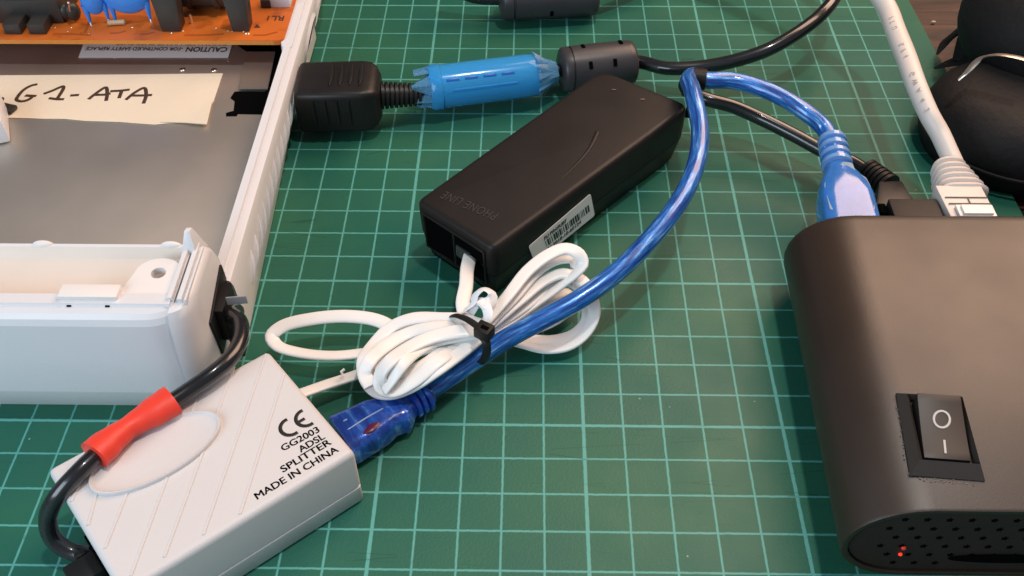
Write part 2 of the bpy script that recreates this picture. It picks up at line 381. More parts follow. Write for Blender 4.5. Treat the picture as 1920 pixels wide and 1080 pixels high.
def text(name, s, org, xd, yd, size, m, parent, bold=0.0, th=.008, sx=1.0, align='LEFT', spacing=1.0, fat=0.0):
    c = bpy.data.curves.new('txt', 'FONT'); c.body = s; c.size = 1; c.align_x = align; c.offset = bold; c.extrude = 0.001; c.space_character = spacing; c.resolution_u = 3
    o = bpy.data.objects.new('txt', c); COL.objects.link(o); bpy.context.view_layer.update()
    me = bpy.data.meshes.new_from_object(o.evaluated_get(bpy.context.evaluated_depsgraph_get()))
    bpy.data.objects.remove(o); bm = B(); bm.from_mesh(me)
    if fat:      # heavier face: two more impressions a hair to the side and below
        n0 = len(bm.verts)
        for dx_, dy_ in ((fat, 0), (0, fat * .6), (fat, fat * .6)):
            k0 = len(bm.verts); bm.from_mesh(me); bm.verts.ensure_lookup_table()
            for v in bm.verts[k0:]: v.co.x += dx_; v.co.y += dy_
    bpy.data.meshes.remove(me)
    xd = Vector(xd).normalized(); yd = Vector(yd); yd = (yd - xd * yd.dot(xd)).normalized(); nd = xd.cross(yd)
    if nd.dot(CAM - Vector(org)) < 0: nd = -nd
    for v in bm.verts:
        q = v.co.copy(); v.co = Vector(org) + xd * q.x * size * sx + yd * q.y * size + nd * (th if q.z > 0 else 0.0)
    return obj(name, bm, m, parent, smooth=False)

Z = Vector((0, 0, 1))
# ------------------------------------------------------------------ table and mat
bm = B(); box(bm, (0, 20, -2.35), (170, 120, 4.0), bev=0)
o = obj('table_top', bm, wood_material(), smooth=False); o['kind'] = 'structure'
bm = B()
prism(bm, [(-32, -34), (14.5, -34), (13.34, 26), (-32, 26)], -.33, 0.0, bev=.03)
tag(obj('cutting_mat', bm, mat_material()), 'green self-healing cutting mat printed with a pale one centimetre grid', 'cutting mat')

# ------------------------------------------------------------------ games console (opened case, front left)
con = thing('game_console', 'opened white games console case without its lid, metal plate inside showing', 'console', (-16, 8, 0))
FX = -9.22; XL = -27.0
def basex(y): return -9.02 - .040 * (y - 2.5)
# side wall: lofted cross sections along y
ys = [2.9, 5, 8, 11, 14, 17, 20, 24]
bm = B(); rings = []
for y in ys:
    bx = basex(y); tp = -9.06
    sec = [(bx - .55, 0.0), (bx - .06, 0.0), (bx + .02, .10), (bx * .5 + tp * .5 + .06, 1.0), (tp + .02, 1.95), (tp - .04, 2.12), (tp - .12, 2.16), (tp - .26, 2.17),
           (tp - .28, 2.24), (tp - .50, 2.24), (tp - .53, 2.17), (tp - .54, 1.2), (bx - .55, .2)]
    rings.append([(x, y, z) for x, z in sec])
loft(bm, rings)
# corner boss near the rear of the wall, where the rim swells inwards
loft(bm, [[(-9.66, 13.6, .3), (-9.90, 14.2, .3), (-9.98, 15.4, .3), (-9.90, 16.6, .3), (-9.6, 17.2, .3), (-9.3, 17.2, .3), (-9.3, 13.6, .3)],
          [(-9.62, 13.6, 2.235), (-9.80, 14.2, 2.235), (-9.86, 15.4, 2.235), (-9.80, 16.6, 2.235), (-9.6, 17.2, 2.235), (-9.3, 17.2, 2.235), (-9.3, 13.6, 2.235)]], bev=.03)
obj('side_wall', bm, white_shell, con)
# dark lens-shaped vents in the wall's outer face towards the rear
def wx(y, z): bx = basex(y); return (bx + .02) + ((-9.04) - (bx + .02)) * max(0, min(1, (z - .1) / 1.85))
for yc, hl in ((15.7, 1.0), (18.1, 1.0)):
    bm = B(); pts = []; outr = []
    for k in range(20):
        a = 2 * math.pi * k / 20; c, s_ = math.cos(a), math.sin(a); cc_ = math.copysign(abs(c) ** 1.2, c); ss_ = math.copysign(abs(s_) ** .9, s_)
        y_, z_ = yc + hl * cc_, 1.20 + .62 * ss_; pts.append((wx(y_, z_) + .03, y_, z_))
        y_, z_ = yc + hl * 1.28 * cc_, 1.16 + .86 * ss_; outr.append((wx(y_, z_) + .0, y_, z_))
    extrude_poly(bm, pts, (.02, 0, 0)); obj('vent_opening', bm, void, con)
    bm = B(); mid = [Vector(p).lerp(Vector(q), .35) + Vector((.09, 0, 0)) for p, q in zip(pts, outr)]
    ins = [Vector(p) + Vector((.0, 0, 0)) for p in pts]
    t = bmesh.new(); RR = [[t.verts.new(p) for p in r_] for r_ in (outr, mid, ins)]
    for r0, r1 in zip(RR, RR[1:]):
        for k in range(20): t.faces.new((r0[k], r0[(k + 1) % 20], r1[(k + 1) % 20], r1[k]))
    merge(bm, t); obj('vent_rim', bm, white_shell, con, angle=60)
# slanted embossed slots
for i in range(13):
    y = 4.3 + i * .62; bm = B(); hh = .62 if 1 < i < 11 else .45
    p0 = Vector((wx(y + .42, 1.15 + hh) - .01, y + .42, 1.15 + hh)); p1 = Vector((wx(y - .32, 1.15 - hh) - .01, y - .32, 1.15 - hh))
    sweep(bm, spline([p0, (p0 + p1) / 2 + Vector((.03, 0, 0)), p1], .1), lambda t: .02 + .06 * math.sin(math.pi * t), lambda t: .01 + .11 * math.sin(math.pi * t), n=8, up=Vector((1, 0, 0)))
    obj('side_slot', bm, white_shell, con)
# front panel: hollow trough, front face bulging out
bm = B()
sec = [(.50, 0.0), (.46, .06), (.10, 1.04), (.09, 1.10), (.16, 2.2), (.29, 3.28), (.36, 3.44), (.46, 3.54), (.58, 3.60), (.64, 3.58), (.68, 3.66), (.98, 3.66), (1.0, 3.56), (1.06, 3.16), (1.25, 3.04), (1.7, 3.04), (2.2, 3.12), (2.55, 3.26), (2.72, 3.50), (2.80, 3.52), (2.86, 3.44), (2.88, 1.2), (2.0, .0)]
rings = []
def fx(x, k):   # rounds the front right corner in plan
    return k
for x, push in ((XL, 0), (-13, 0), (-10.6, 0), (-10.2, .01), (-9.98, .05), (-9.82, .12), (-9.72, .2)):
    rings.append([(x, y + (push if y < .6 else 0), z) for y, z in sec])
loft(bm, rings)
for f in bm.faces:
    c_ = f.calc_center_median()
    if c_.y > 1.0 and c_.z > 2.9 and c_.y < 2.75: f.material_index = 1  # trough inside coloured warmer to offset the bluish window light
obj('front_panel', bm, [white_shell, mat('warmed_trough_plastic', (.70, .62, .55), .5, noise=.03, nscale=60)], con, angle=14)
# right hand end of the front panel: side cheek with stepped rail, rising to a fin
bm = B()
cheek = [(.60, 0.0), (.56, .06), (.28, 1.04), (.27, 1.10), (.34, 2.2), (.48, 3.28), (.62, 3.52), (.9, 3.60), (2.6, 3.62), (2.78, 3.5), (2.98, 2.9), (3.22, 1.7), (3.35, .6), (3.3, 0)]
def ck(x, d, dz=0): return [(x, y + d * (1 if y < 1 else 0), z - (dz if z > 3 else 0)) for y, z in cheek]
loft(bm, [ck(-9.74, -.12), ck(-9.66, -.09), ck(-9.54, -.02), ck(-9.42, .10, .01), ck(-9.33, .26, .04), ck(-9.27, .50, .12), ck(-9.25, .66, .22)], bev=0)
obj('front_cheek', bm, white_shell, con, angle=40)
bm = B()
for x0, x1, z, y1 in ((-9.80, -9.68, 3.74, 2.8), (-9.58, -9.46, 3.70, 2.7), (-9.42, -9.36, 3.66, 2.6)):
    box(bm, ((x0 + x1) / 2, (.80 + y1) / 2, z - .2), (x1 - x0, y1 - .80, .4), bev=.03)
loft(bm, [[(-9.88, 2.30, 3.5), (-9.46, 2.30, 3.5), (-9.40, 3.0, 3.3), (-9.84, 3.0, 3.3)], [(-9.74, 2.62, 4.15), (-9.60, 2.62, 4.15), (-9.57, 2.78, 4.13), (-9.72, 2.78, 4.13)]], bev=.04)
obj('corner_fin', bm, white_shell, con)
bm = B(); box(bm, (-9.63, 1.75, 3.625), (.022, 1.95, .03), bev=0); obj('rail_groove', bm, mat('groove_grey', (.12, .12, .12), .7), con)
# screw tab, clip and bumps
tabc = P(300, 508, 3.58)
bm = B(); t0 = []
cx, cy = tabc.x, 1.72
outer = [(cx - .78, 1.0), (cx - .70, 1.25)] + [(cx - .02 + .56 * math.cos(a), cy + .50 * math.sin(a)) for a in [math.pi - k * math.pi / 12 for k in range(13)]] + [(cx + .56, 1.0)]
def ring_plate(bm, outer, c, r, z0, z1, n=24):
    t = bmesh.new(); N = len(outer)
    import math as _m
    def ray(a):
        d = Vector((_m.cos(a), _m.sin(a))); best = None
        for i in range(N):
            p, q = Vector(outer[i]) - Vector(c), Vector(outer[(i + 1) % N]) - Vector(c); e = q - p; den = d.x * e.y - d.y * e.x
            if abs(den) < 1e-9: continue
            tt = (p.x * e.y - p.y * e.x) / den; ss = (p.x * d.y - p.y * d.x) / den
            if tt > 0 and -1e-6 <= ss <= 1 + 1e-6 and (best is None or tt < best): best = tt
        return best or 1
    n = 48; O = []; I = []
    for k in range(n):
        a = 2 * _m.pi * k / n; d = Vector((_m.cos(a), _m.sin(a))); L = ray(a)
        O.append([t.verts.new((c[0] + d.x * L, c[1] + d.y * L, z)) for z in (z0, z1)]); I.append([t.verts.new((c[0] + d.x * r, c[1] + d.y * r, z)) for z in (z0, z1)])
    for k in range(n):
        j = (k + 1) % n
        t.faces.new((O[k][1], O[j][1], I[j][1], I[k][1])); t.faces.new((O[k][0], I[k][0], I[j][0], O[j][0]))
        t.faces.new((O[k][0], O[j][0], O[j][1], O[k][1])); t.faces.new((I[k][0], I[k][1], I[j][1], I[j][0]))
    bmesh.ops.recalc_face_normals(t, faces=t.faces); merge(bm, t)
ring_plate(bm, outer, (cx, cy), .18, 3.42, 3.62)
obj('screw_tab', bm, cream_shell, con, angle=25)
bm = B(); turned(bm, (cx, cy, 3.0), (cx, cy, 3.40), [(0, .19), (1, .19)]); obj('screw_hole', bm, void, con)
a = P(117, 540, 3.7); b = P(228, 540, 3.7)
bm = B(); box(bm, ((a.x + b.x) / 2, .98, 3.68), (b.x - a.x, .42, .20), bev=.04); obj('lid_clip', bm, cream_shell, con)
for px in (136, 208):
    q = P(px, 558, 3.6); bm = B(); box(bm, (q.x, .655, 3.60), (.10, .05, .04), bev=0); obj('clip_slot', bm, void, con)
for px in (86, 325):
    q = P(px, 447, 3.5); bm = B(); sph(bm, (q.x, 2.80, 3.46), .28, (1, .35, .55)); obj('rib_bump', bm, cream_shell, con)
# metal plate, with fold near the rear, cut-outs, rivets
bm = B()
plate = [(XL, 2.6), (-9.66, 2.6), (-9.66, 12.0), (-9.95, 12.0), (-9.95, 24), (XL, 24)]
prism(bm, plate, 1.22, 1.30, bev=.01)
obj('metal_plate', bm, steel, con)
PZ = 1.30
def on_plate(pts, th=.004): return [tuple(P(x, y, PZ + th)) for x, y in pts]
def flat(bm, pts, th): extrude_poly(bm, pts, (0, 0, th))
bm = B(); flat(bm, on_plate([(440, 172), (505, 172), (500, 215), (446, 214), (444, 218), (424, 218), (424, 212), (438, 208), (440, 190), (432, 184)]), .008)
obj('plate_cutout', bm, void, con, smooth=False)
bm = B(); flat(bm, on_plate([(436, 78), (540, 78), (508, 172), (498, 172), (516, 97), (462, 97)], .006), .008)
obj('plate_gap', bm, void, con, smooth=False)
bm = B(); q = [P(462, 99, 1.36), P(516, 99, 1.36), P(502, 169, 1.36), P(449, 169, 1.36)]
flat(bm, q, .05); obj('plate_tab', bm, mat('tab_steel', (.60, .58, .54), .42, 1.0, noise=.06, nscale=20, rvar=.08), con, smooth=False)
for px, py in ((4, 107), (77, 106)):
    bm = B(); q = P(px, py, PZ); turned(bm, q, q + Z * .012, [(0, .2), (1, .2)], n=24, sy=.8)
    for v in bm.verts: v.co = q + Matrix.Rotation(.3, 3, 'Z') @ Vector(((v.co - q).x * 1.0, (v.co - q).y * .65, (v.co - q).z))
    obj('plate_hole', bm, void, con)
for px, py, r in ((342, 130, .11), (401, 131, .11), (215, 108, .035), (428, 114, .03)):
    bm = B(); q = P(px, py, PZ); sph(bm, q, r, (1, 1, .35)); obj('dimple', bm, bright_metal, con)
bm = B(); q = P(50, 271, PZ); turned(bm, q, q + Z * .07, [(0, .25), (.7, .24), (1, .21), (1.0, .15), (.35, .12)], n=30); obj('rivet', bm, mat('rivet_steel', (.55, .53, .50), .3, 1.0), con)
# caution sticker, upside down under the board edge
bm = B(); cz = 1.315
c4 = [P(147, 108, cz), P(428, 108, cz), P(442, 60, cz), P(165, 60, cz)]
flat(bm, c4, .006); st = obj('caution_sticker', bm, sticker, con, smooth=False)
text('caution_text', 'CAUTION', P(428, 89, cz + .008), (-1, 0, 0), (0, -1, 0), .40, print_ink, st, bold=.012, sx=.80)
text('caution_text', '-FOR CONTINUED SAFETY REPLACE', P(344, 89, cz + .008), (-1, 0, 0), (0, -1, 0), .29, print_ink, st, sx=.72)
text('caution_text', 'ONLY WITH SAME TYPE FUSE', P(430, 80, cz + .008), (-1, 0, 0), (0, -1, 0), .26, print_ink, st, sx=1.15)
# masking tape label with handwriting
tz = PZ + .012
outl = [(-40, 142), (100, 141), (250, 140), (418, 138), (409, 165), (400, 192), (396, 197), (387, 234), (350, 231), (320, 231), (290, 234), (262, 232), (225, 229), (160, 227), (120, 223), (85, 223), (50, 222), (18, 221), (-40, 255)]
t = bmesh.new(); N = len(outl)
bm = B(); extrude_poly(bm, [P(x, y, tz) for x, y in outl], (0, 0, .012)); tl = obj('tape_label', bm, tape, con, smooth=False)
bm = B(); extrude_poly(bm, [P(300, 229, tz + .02), P(345, 212, tz + .035), P(398, 190, tz + .05), P(388, 233, tz + .11), P(345, 230, tz + .05)], (0, 0, .012)); obj('lifted_corner', bm, tape, tl, smooth=False)
bm = B()
for pts in ([(70, 158), (60, 160), (45, 168), (34, 180), (31, 187), (40, 190), (53, 187), (60, 181), (48, 179), (68, 180)],
            [(82, 176), (98, 170), (118, 162), (119, 165), (108, 184)], [(92, 184), (108, 186), (120, 186)], [(132, 179), (148, 178)],
            [(166, 186), (180, 175), (198, 164), (201, 175), (199, 189)], [(176, 178), (200, 177), (207, 175)],
            [(207, 171), (225, 170), (243, 168)], [(228, 171), (223, 184)],
            [(236, 187), (252, 174), (270, 165), (274, 178), (269, 194)], [(246, 179), (265, 179), (285, 178)], [(-3, 186), (4, 184), (1, 193)]):
    stroke(bm, [P(x, y, tz + .016) for x, y in pts], .062, th=.012)
obj('handwriting', bm, ink, tl)
# white plug shell peeking in from the left edge
bm = B(); box(bm, P(-42, 228, 1.75), (1.6, 1.7, .8), [(.92, .38, 0), (-.38, .92, 0), (0, 0, 1)], bev=.06); obj('connector_shell', bm, white_shell, con)
bm = B(); box(bm, P(14, 203, 1.42), (.5, .35, .12), [(.95, -.3, 0), (.3, .95, 0), (0, 0, 1)], bev=.02); obj('connector_latch', bm, comp_black, con)
# circuit board and the parts on it
bz = 2.30
rb = P(530, 76, bz)
poly = rounded([(XL, rb.y), (rb.x + .02, rb.y), (rb.x - .02, 24), (XL, 24)], [0, .22, 0, 0], 5)
bm = B(); prism(bm, poly, bz - .17, bz, bev=0); pcb = obj('circuit_board', bm, [board], con, smooth=False)
bm = B(); box(bm, ((XL + rb.x - .3) / 2, rb.y - .006, bz - .09), (rb.x - .3 - XL, .012, .15), bev=0); obj('board_rim', bm, board_edge, pcb, smooth=False)
def pb(px, py, z=bz): return P(px, py, z)
def compbox(name, x0, x1, yb, depth, h, m=comp_black, z0=None, skew=0, bev=.06):
    a = pb(x0, yb); b = pb(x1, yb); bm = B(); box(bm, ((a.x + b.x) / 2, a.y + depth / 2, bz + h / 2 + (z0 or 0)), (b.x - a.x, depth, h), bev=bev); return obj(name, bm, m, pcb)
compbox('relay_block', -40, 122, 44, 3.4, .85, z0=.02)
for px in (12, 58):
    compbox('relay_foot', px - 2, px + 30, 65, .9, .38, bev=.05)
bm = B()
for px, r in ((128, .22), (142, .26)):
    q = pb(px, 38); sph(bm, q + Z * .35, r, (1, 1, 1.3))
obj('small_choke', bm, comp_black, pcb)
bm = B(); sweep(bm, spline([pb(138, 38, bz), pb(131, 20, bz + .5), pb(128, 5, bz + .9)], .1), .035, n=8); obj('lead_wire', bm, solder, pcb)
# blue disc capacitors standing on their leads
for (x0, y0, rx, rz, th_, yaw) in ((184, 0, .42, .75, .24, .35), (246, 8, .82, .80, .26, .1)):
    q = pb(x0 - 2, 52) if x0 < 200 else pb(246, 50)
    bm = B(); c = q + Vector((0, .35, .30 + rz)); rot = Matrix.Rotation(yaw, 3, 'Z')
    sph(bm, c, 1, (rx, th_, rz), 28, rot)
    for sx in (-.72, .72):
        a_ = c + rot @ Vector((sx * rx, 0, -rz * .45)); b_ = c + rot @ Vector((sx * rx * .98, -.05, -rz - .22))
        sweep(bm, [a_, (a_ + b_) / 2, b_], lambda t: .13 - .085 * t, n=10)
    cap = obj('disc_capacitor', bm, cap_blue, pcb)
    for sx in (-.72, .72):
        a_ = c + rot @ Vector((sx * rx * .98, -.05, -rz - .18)); bm = B(); sweep(bm, [a_, a_ + Vector((.02, -.05, -.15))], .035, n=8); obj('lead_wire', bm, solder, pcb)
# transformer: two dark posts with a core between
for x0, x1 in ((292, 342), (424, 470)):
    a = pb(x0 + 12, 60); b = pb(x1 - 2, 60); bm = B()
    loft(bm, [[(a.x, a.y, bz), (b.x, a.y, bz), (b.x, a.y + .6, bz), (a.x, a.y + .6, bz)], [(a.x - .14, a.y + .1, bz + 1.3), (b.x + .08, a.y + .1, bz + 1.3), (b.x + .08, a.y + .7, bz + 1.3), (a.x - .14, a.y + .7, bz + 1.3)]], bev=.05)
    obj('choke_post', bm, comp_black, pcb)
a = pb(338, 30); b = pb(428, 30)
bm = B(); turned(bm, (a.x - .1, a.y + .55, bz + .72), (b.x + .1, a.y + .55, bz + .72), [(0, .58), (.2, .6), (.22, .68), (.3, .68), (.32, .6), (.7, .6), (.72, .68), (.8, .68), (.82, .6), (1, .58)], n=24)
obj('choke_core', bm, comp_black, pcb)
bm = B(); q = pb(360, 44); sweep(bm, [q, q + Z * .35], .05, n=8); obj('lead_wire', bm, solder, pcb)
compbox('white_header', 506, 545, 14, .9, .42, white_shell, bev=.03)
compbox('small_part', 490, 508, 16, .5, .3, bev=.04)
R = random.Random(4)
for k in range(16):
    x_ = R.uniform(20, 500); q = pb(x_, R.uniform(50, 66)); bm = B(); sph(bm, q, R.uniform(.03, .05), (1, 1, .5), 10); obj('solder_joint', bm, solder, pcb)
for (xa_, ya_), (xb_, yb_) in (((150, 62), (168, 40)), ((206, 62), (236, 58)), ((262, 64), (290, 60)), ((345, 66), (420, 64)), ((474, 66), (520, 60)), ((100, 64), (170, 66))):
    bm = B(); sweep(bm, [pb(xa_, ya_), pb((xa_ + xb_) / 2, ya_), pb(xb_, yb_)], .05, .004, n=6); obj('copper_trace', bm, mat('trace_shade', (.36, .075, .012), .4), pcb)
q = pb(203, 48) + Z * .10; bm = B(); turned(bm, q, q + Vector((.6, .08, 0)), [(0, .05), (.06, .10), (.25, .085), (.75, .085), (.94, .10), (1, .05)], n=16); obj('resistor', bm, mat('resistor_body', (.50, .36, .22), .4, noise=.3, nscale=300), pcb)
text('board_print', 'RL1', pb(535, 30, bz + .006), (-1, 0, 0), (0, -1, 0), .42, ink, pcb, bold=.01)
bm = B(); q = [pb(476, 52, bz + .004), pb(488, 52, bz + .004), pb(482, 45, bz + .004)]; extrude_poly(bm, q, (0, 0, .004)); obj('print_mark', bm, ink, pcb, smooth=False)
for x, y in ((328, 76), (452, 75)):
    bm = B(); q = P(x, y + 1, bz - .15); sph(bm, q, .04); obj('solder_pin', bm, solder, pcb)
# black socket plate in the right cheek
bm = B()
fxp = -9.26
poly = [(1.30, 2.30), (1.42, .98), (3.06, 1.15), (2.92, 2.72)]
extrude_poly(bm, [(fxp, y, z) for y, z in poly], (.07, 0, 0), bev=.02)
obj('socket_plate', bm, matt_black, con)

# ------------------------------------------------------------------ black cord with red sleeve from the console to the splitter
pc = thing('power_cord', 'thick black cord with a red heat-shrink sleeve, from console side to the white splitter', 'cable', P(340, 740, 2.2))
bm = B(); box(bm, (-9.10, 2.15, 1.80), (.26, 1.0, 1.10), bev=.03); box(bm, (-8.90, 1.95, 1.50), (.34, .55, .8), bev=.05)
obj('socket_plug', bm, matt_black, pc)
bm = B(); q = P(415, 643, 1.2); t0 = [P(405, 625, 1.25), P(428, 640, 1.2), P(418, 612, 1.35)]; box(bm, (-8.78, 1.55, 1.08), (.3, .35, .3), bev=.03); obj('plug_latch', bm, comp_black, pc)
path = spline([(-8.85, 2.2, 1.75), P(432, 588, 2.05), P(449, 602, 2.2), P(452, 632, 2.3), P(435, 668, 2.38), P(400, 700, 2.40), P(350, 735, 2.30), P(300, 768, 2.26), P(240, 806, 2.26), P(190, 845, 2.30),
               P(145, 888, 2.30), P(108, 930, 2.0), P(90, 970, 1.4), P(100, 1010, .8), P(130, 1033, .5), P(165, 1040, .42), P(205, 1045, .42)], .08)
bm = B(); sweep(bm, path, .20, .20, n=20); obj('cord', bm, cord_black, pc)
i0 = min(range(len(path)), key=lambda i: (path[i] - P(318, 750, 2.28)).length); i1 = min(range(len(path)), key=lambda i: (path[i] - P(172, 852, 2.28)).length)
seg = path[i0 - 1:i1 + 1]
bm = B(); sweep(bm, [p + Z * .05 for p in seg], lambda t: .40 - .13 * math.exp(-((t - .55) / .24) ** 2) + .010 * math.sin(t * 31), lambda t: .31 - .06 * math.exp(-((t - .5) / .22) ** 2), n=24)
obj('red_sleeve', bm, red_shrink, pc)
bm = B(); a = P(455, 562, 2.6); box(bm, P(444, 563, 2.5), (.50, .035, .26), [(1, .12, 0), (-.12, 1, 0), (0, 0, 1)], bev=.01)
obj('strap_tail', bm, mat('grey_strap', (.30, .30, .31), .3), pc)

# ------------------------------------------------------------------ ADSL splitter
sp_c = Vector((-8.3, -2.5, 0))
adsl = thing('adsl_splitter', 'flat white ADSL splitter box with raised oval, diagonal grooves and black printing', 'splitter', sp_c)
C1, C2, C3, C4 = [Vector((x, y)) for x, y in ((-11.98, -2.75), (-7.74, .73), (-5.24, -2.22), (-9.48, -5.68))]
quad = [tuple(C4), tuple(C3), tuple(C2), tuple(C1)]
base = rounded(quad, .10, 3)
bm = B()
def qi(d): return rounded(inset2(quad, d), max(.03, .12 - d * .5), 3)
inset2_keep = inset2
def inset2(p, d): return qi(d) if p is base else inset2_keep(p, d)
base = qi(0)
rings = [[(x, y, 0.02) for x, y in inset2(base, .08)], [(x, y, .10) for x, y in base], [(x, y, .62) for x, y in base], [(x, y, .64) for x, y in inset2(base, .03)], [(x, y, .68) for x, y in inset2(base, .03)], [(x, y, .70) for x, y in base],
         [(x, y, 1.84) for x, y in base], [(x, y, 1.91) for x, y in inset2(base, .015)], [(x, y, 1.965) for x, y in inset2(base, .05)], [(x, y, 1.992) for x, y in inset2(base, .10)], [(x, y, 2.0) for x, y in inset2(base, .17)]]
loft(bm, rings); obj('housing', bm, splitter_pl, adsl, angle=50); inset2 = inset2_keep
ux = (C3 - C4).normalized(); uy = (C1 - C4).normalized()     # along near edge, and away from it
def sp(u, v, z=2.0): q = C4 + ux * u + uy * v; return Vector((q.x, q.y, z))
def sp_uv(px, py):
    q = P(px, py, 2.0); d = Vector((q.x, q.y)) - C4; M2 = Matrix(((ux.x, uy.x), (ux.y, uy.y))).inverted(); return M2 @ d
# embossed diagonal ridges
LU = (C3 - C4).length; LV = (C2 - C3).length
ridges = [((439, 688), (308, 1045)), ((499, 664), (381, 1003)), ((533, 700), (450, 964)), ((373, 735), (245, 1080)), ((298, 775), (197, 1028)), ((148, 908), (134, 940)), ((182, 922), (165, 985))]
elc = sp_uv(290, 850)
for (a, b) in ridges:
    ua, ub = sp_uv(*a), sp_uv(*b)
    pa, pbb = sp(ua.x, ua.y, 2.0), sp(ub.x, ub.y, 2.0)
    bm = B(); sweep(bm, [pa.lerp(pbb, k / 12) for k in range(13)], .036, .026, n=8); obj('ridge', bm, splitter_pl, adsl)
# raised oval
ec = P(290, 850, 2.0); e1 = P(412, 785, 2.0); e2 = P(170, 918, 2.0)
ma = (e1 - e2).length / 2; d1 = (e1 - e2).normalized(); d2 = Z.cross(d1)
mb = 0.74
bm = B(); rings = []
cc = (e1 + e2) / 2
for k, (s_, z) in enumerate(((1.0, 1.99), (1.0, 2.07), (.985, 2.11), (.965, 2.12), (.945, 2.10), (.915, 2.055), (.88, 2.04), (.5, 2.036), (.3, 2.035), (.05, 2.035))):
    rings.append([cc + Z * (z - 2.0) + d1 * math.cos(2 * math.pi * i / 64) * (ma - (1 - s_) * (1.0 if s_ > .8 else ma)) + d2 * math.sin(2 * math.pi * i / 64) * (mb - (1 - s_) * (1.0 if s_ > .8 else mb)) for i in range(64)])
loft(bm, rings); obj('oval_boss', bm, splitter_pl, adsl, angle=60)
# printing
tx = (P(632, 845, 2.0) - P(484, 938, 2.0)).normalized(); ty = Z.cross(tx)
lsp = abs((P(564, 828, 2.0) - P(564, 848, 2.0)).dot(ty))
def ptext(s, p0, p1):
    a, b = P(*p0, 2.002), P(*p1, 2.002); xd = (b - a); sz = lsp * 1.02
    o = text('printed_line', s, a, xd, Z.cross(xd), sz, print_ink, adsl, bold=.0, th=.004)
    w = max(v.co.dot(xd.normalized()) for v in o.data.vertices) - min(v.co.dot(xd.normalized()) for v in o.data.vertices)
    me = o.data; bpy.data.objects.remove(o); bpy.data.meshes.remove(me)
    text('printed_line', s, a, xd, Z.cross(xd), sz, print_ink, adsl, fat=.035, th=.004, sx=xd.length / (w / S))
ptext('MADE IN CHINA', (481, 938), (634, 847))
ptext('SPLITTER', (530, 887), (621, 833))
ptext('ADSL', (564, 849), (610, 822))
ptext('GG2003', (530, 847), (599, 810))
bm = B()
def arc(c, r, a0, a1): return [c + tx * r * math.cos(math.radians(a0 + (a1 - a0) * k / 14)) + ty * r * math.sin(math.radians(a0 + (a1 - a0) * k / 14)) for k in range(15)]
c1 = P(545, 800, 2.004); c2 = P(574, 783, 2.004)
for c in (c1, c2): sweep(bm, arc(c, .235, 80, 280), .045, .006, n=6, power=.4)
sweep(bm, [c2 - tx * .2, c2 - tx * .04], .042, .006, n=6, power=.4)
obj('conformity_mark', bm, print_ink, adsl)
# small tab at the far left corner and dark sockets in the left end
bm = B(); m_ = (C1 + C4) / 2; e = -ux
box(bm, (m_.x + e.x * .02, m_.y + e.y * .02, .55), (1.2, .08, .8), [uy.to_3d(), ux.to_3d(), Z], bev=.02); obj('line_socket', bm, void, adsl)
bm = B(); q = sp(-.30, LV * .50, .45); box(bm, q, (.9, .62, .6), [ux.to_3d(), uy.to_3d(), Z], bev=.06)
box(bm, q + uy.to_3d() * .42 + Z * .12, (.25, .16, .3), [ux.to_3d(), uy.to_3d(), Z], bev=.04)
obj('line_plug', bm, rubber, pc)

# ------------------------------------------------------------------ black video plug and cable, with two ferrites
vc = thing('video_cable', 'black cable plugged into the console wall, with ribbed plug and round ferrite beads', 'cable', (-7.8, 12.3, 0))
bm = B()
a = Vector((-9.0, 12.33, 1.12)); b = Vector((-6.30, 12.46, 1.12)); dx = (b - a).normalized(); dy = Z.cross(dx)
rings = []
for t_, w_, h_ in ((0, .90, .66), (.02, .97, .74), (.06, 1.0, .78), (.78, 1.0, .78), (.88, .96, .76), (.95, .84, .68), (1.0, .60, .50)):
    sec = rounded([(-w_, -h_), (w_, -h_), (w_, h_), (-w_, h_)], .22, 4)
    rings.append([a + (b - a) * t_ + dy * u + Z * v for u, v in sec])
loft(bm, rings); obj('plug_body', bm, rubber, vc, angle=50)
for k in range(4):
    bm = B(); q = a + (b - a) * (.42 + k * .12)
    sweep(bm, [q + dy * .62 + Z * .79, q + dy * .25 + Z * .80, q - dy * .25 + Z * .80, q - dy * .55 + Z * .79], lambda t: .07 * (1 - abs(2 * t - 1) ** 6) + .01, .045, n=8); obj('grip_rib', bm, rubber, vc)
    bm = B(); q = a + (b - a) * (.22 + k * .14)
    sweep(bm, [q + dy * -1.0 + Z * .55, q + dy * -1.02 + Z * .1, q + dy * -1.0 - Z * .4], .05, .05, n=8, up=Vector((0, 1, 0))); obj('side_rib', bm, rubber, vc)
s0 = b.copy(); s1 = Vector((-5.0, 12.72, .98))
bm = B(); prof = [(0, .40)]
for k in range(9): prof += [((k + .15) / 9, .36 - .008 * k), ((k + .2) / 9, .46 - .012 * k), ((k + .75) / 9, .46 - .012 * k), ((k + .8) / 9, .36 - .008 * k)]
prof += [(1, .27)]
turned(bm, s0 - (s1 - s0) * .05, s1, prof, n=24); obj('strain_relief', bm, rubber, vc)
f0 = Vector((-.35, 14.35, .86)); f1 = Vector((2.25, 14.92, .84))
path = spline([s0, s1, (-3.2, 13.38, .95), (-1.6, 13.9, .92), f0, f1, P(1250, 128, .95), P(1320, 125, 1.1), P(1385, 112, 1.4), P(1440, 93, 1.7), P(1495, 62, 2.0), P(1540, 27, 2.2), P(1570, -15, 2.3), P(1570, -75, 2.3), P(1480, -125, 2.2), P(1330, -120, 1.6), P(1220, -60, 1.1), P(1140, -22, .95), P(1110, -12, .9), P(940, -2, .9), P(880, -8, 1.0), P(830, -40, 1.6)], .1)
bm = B(); sweep(bm, path, .235, n=18); obj('cord', bm, cord_black, vc)
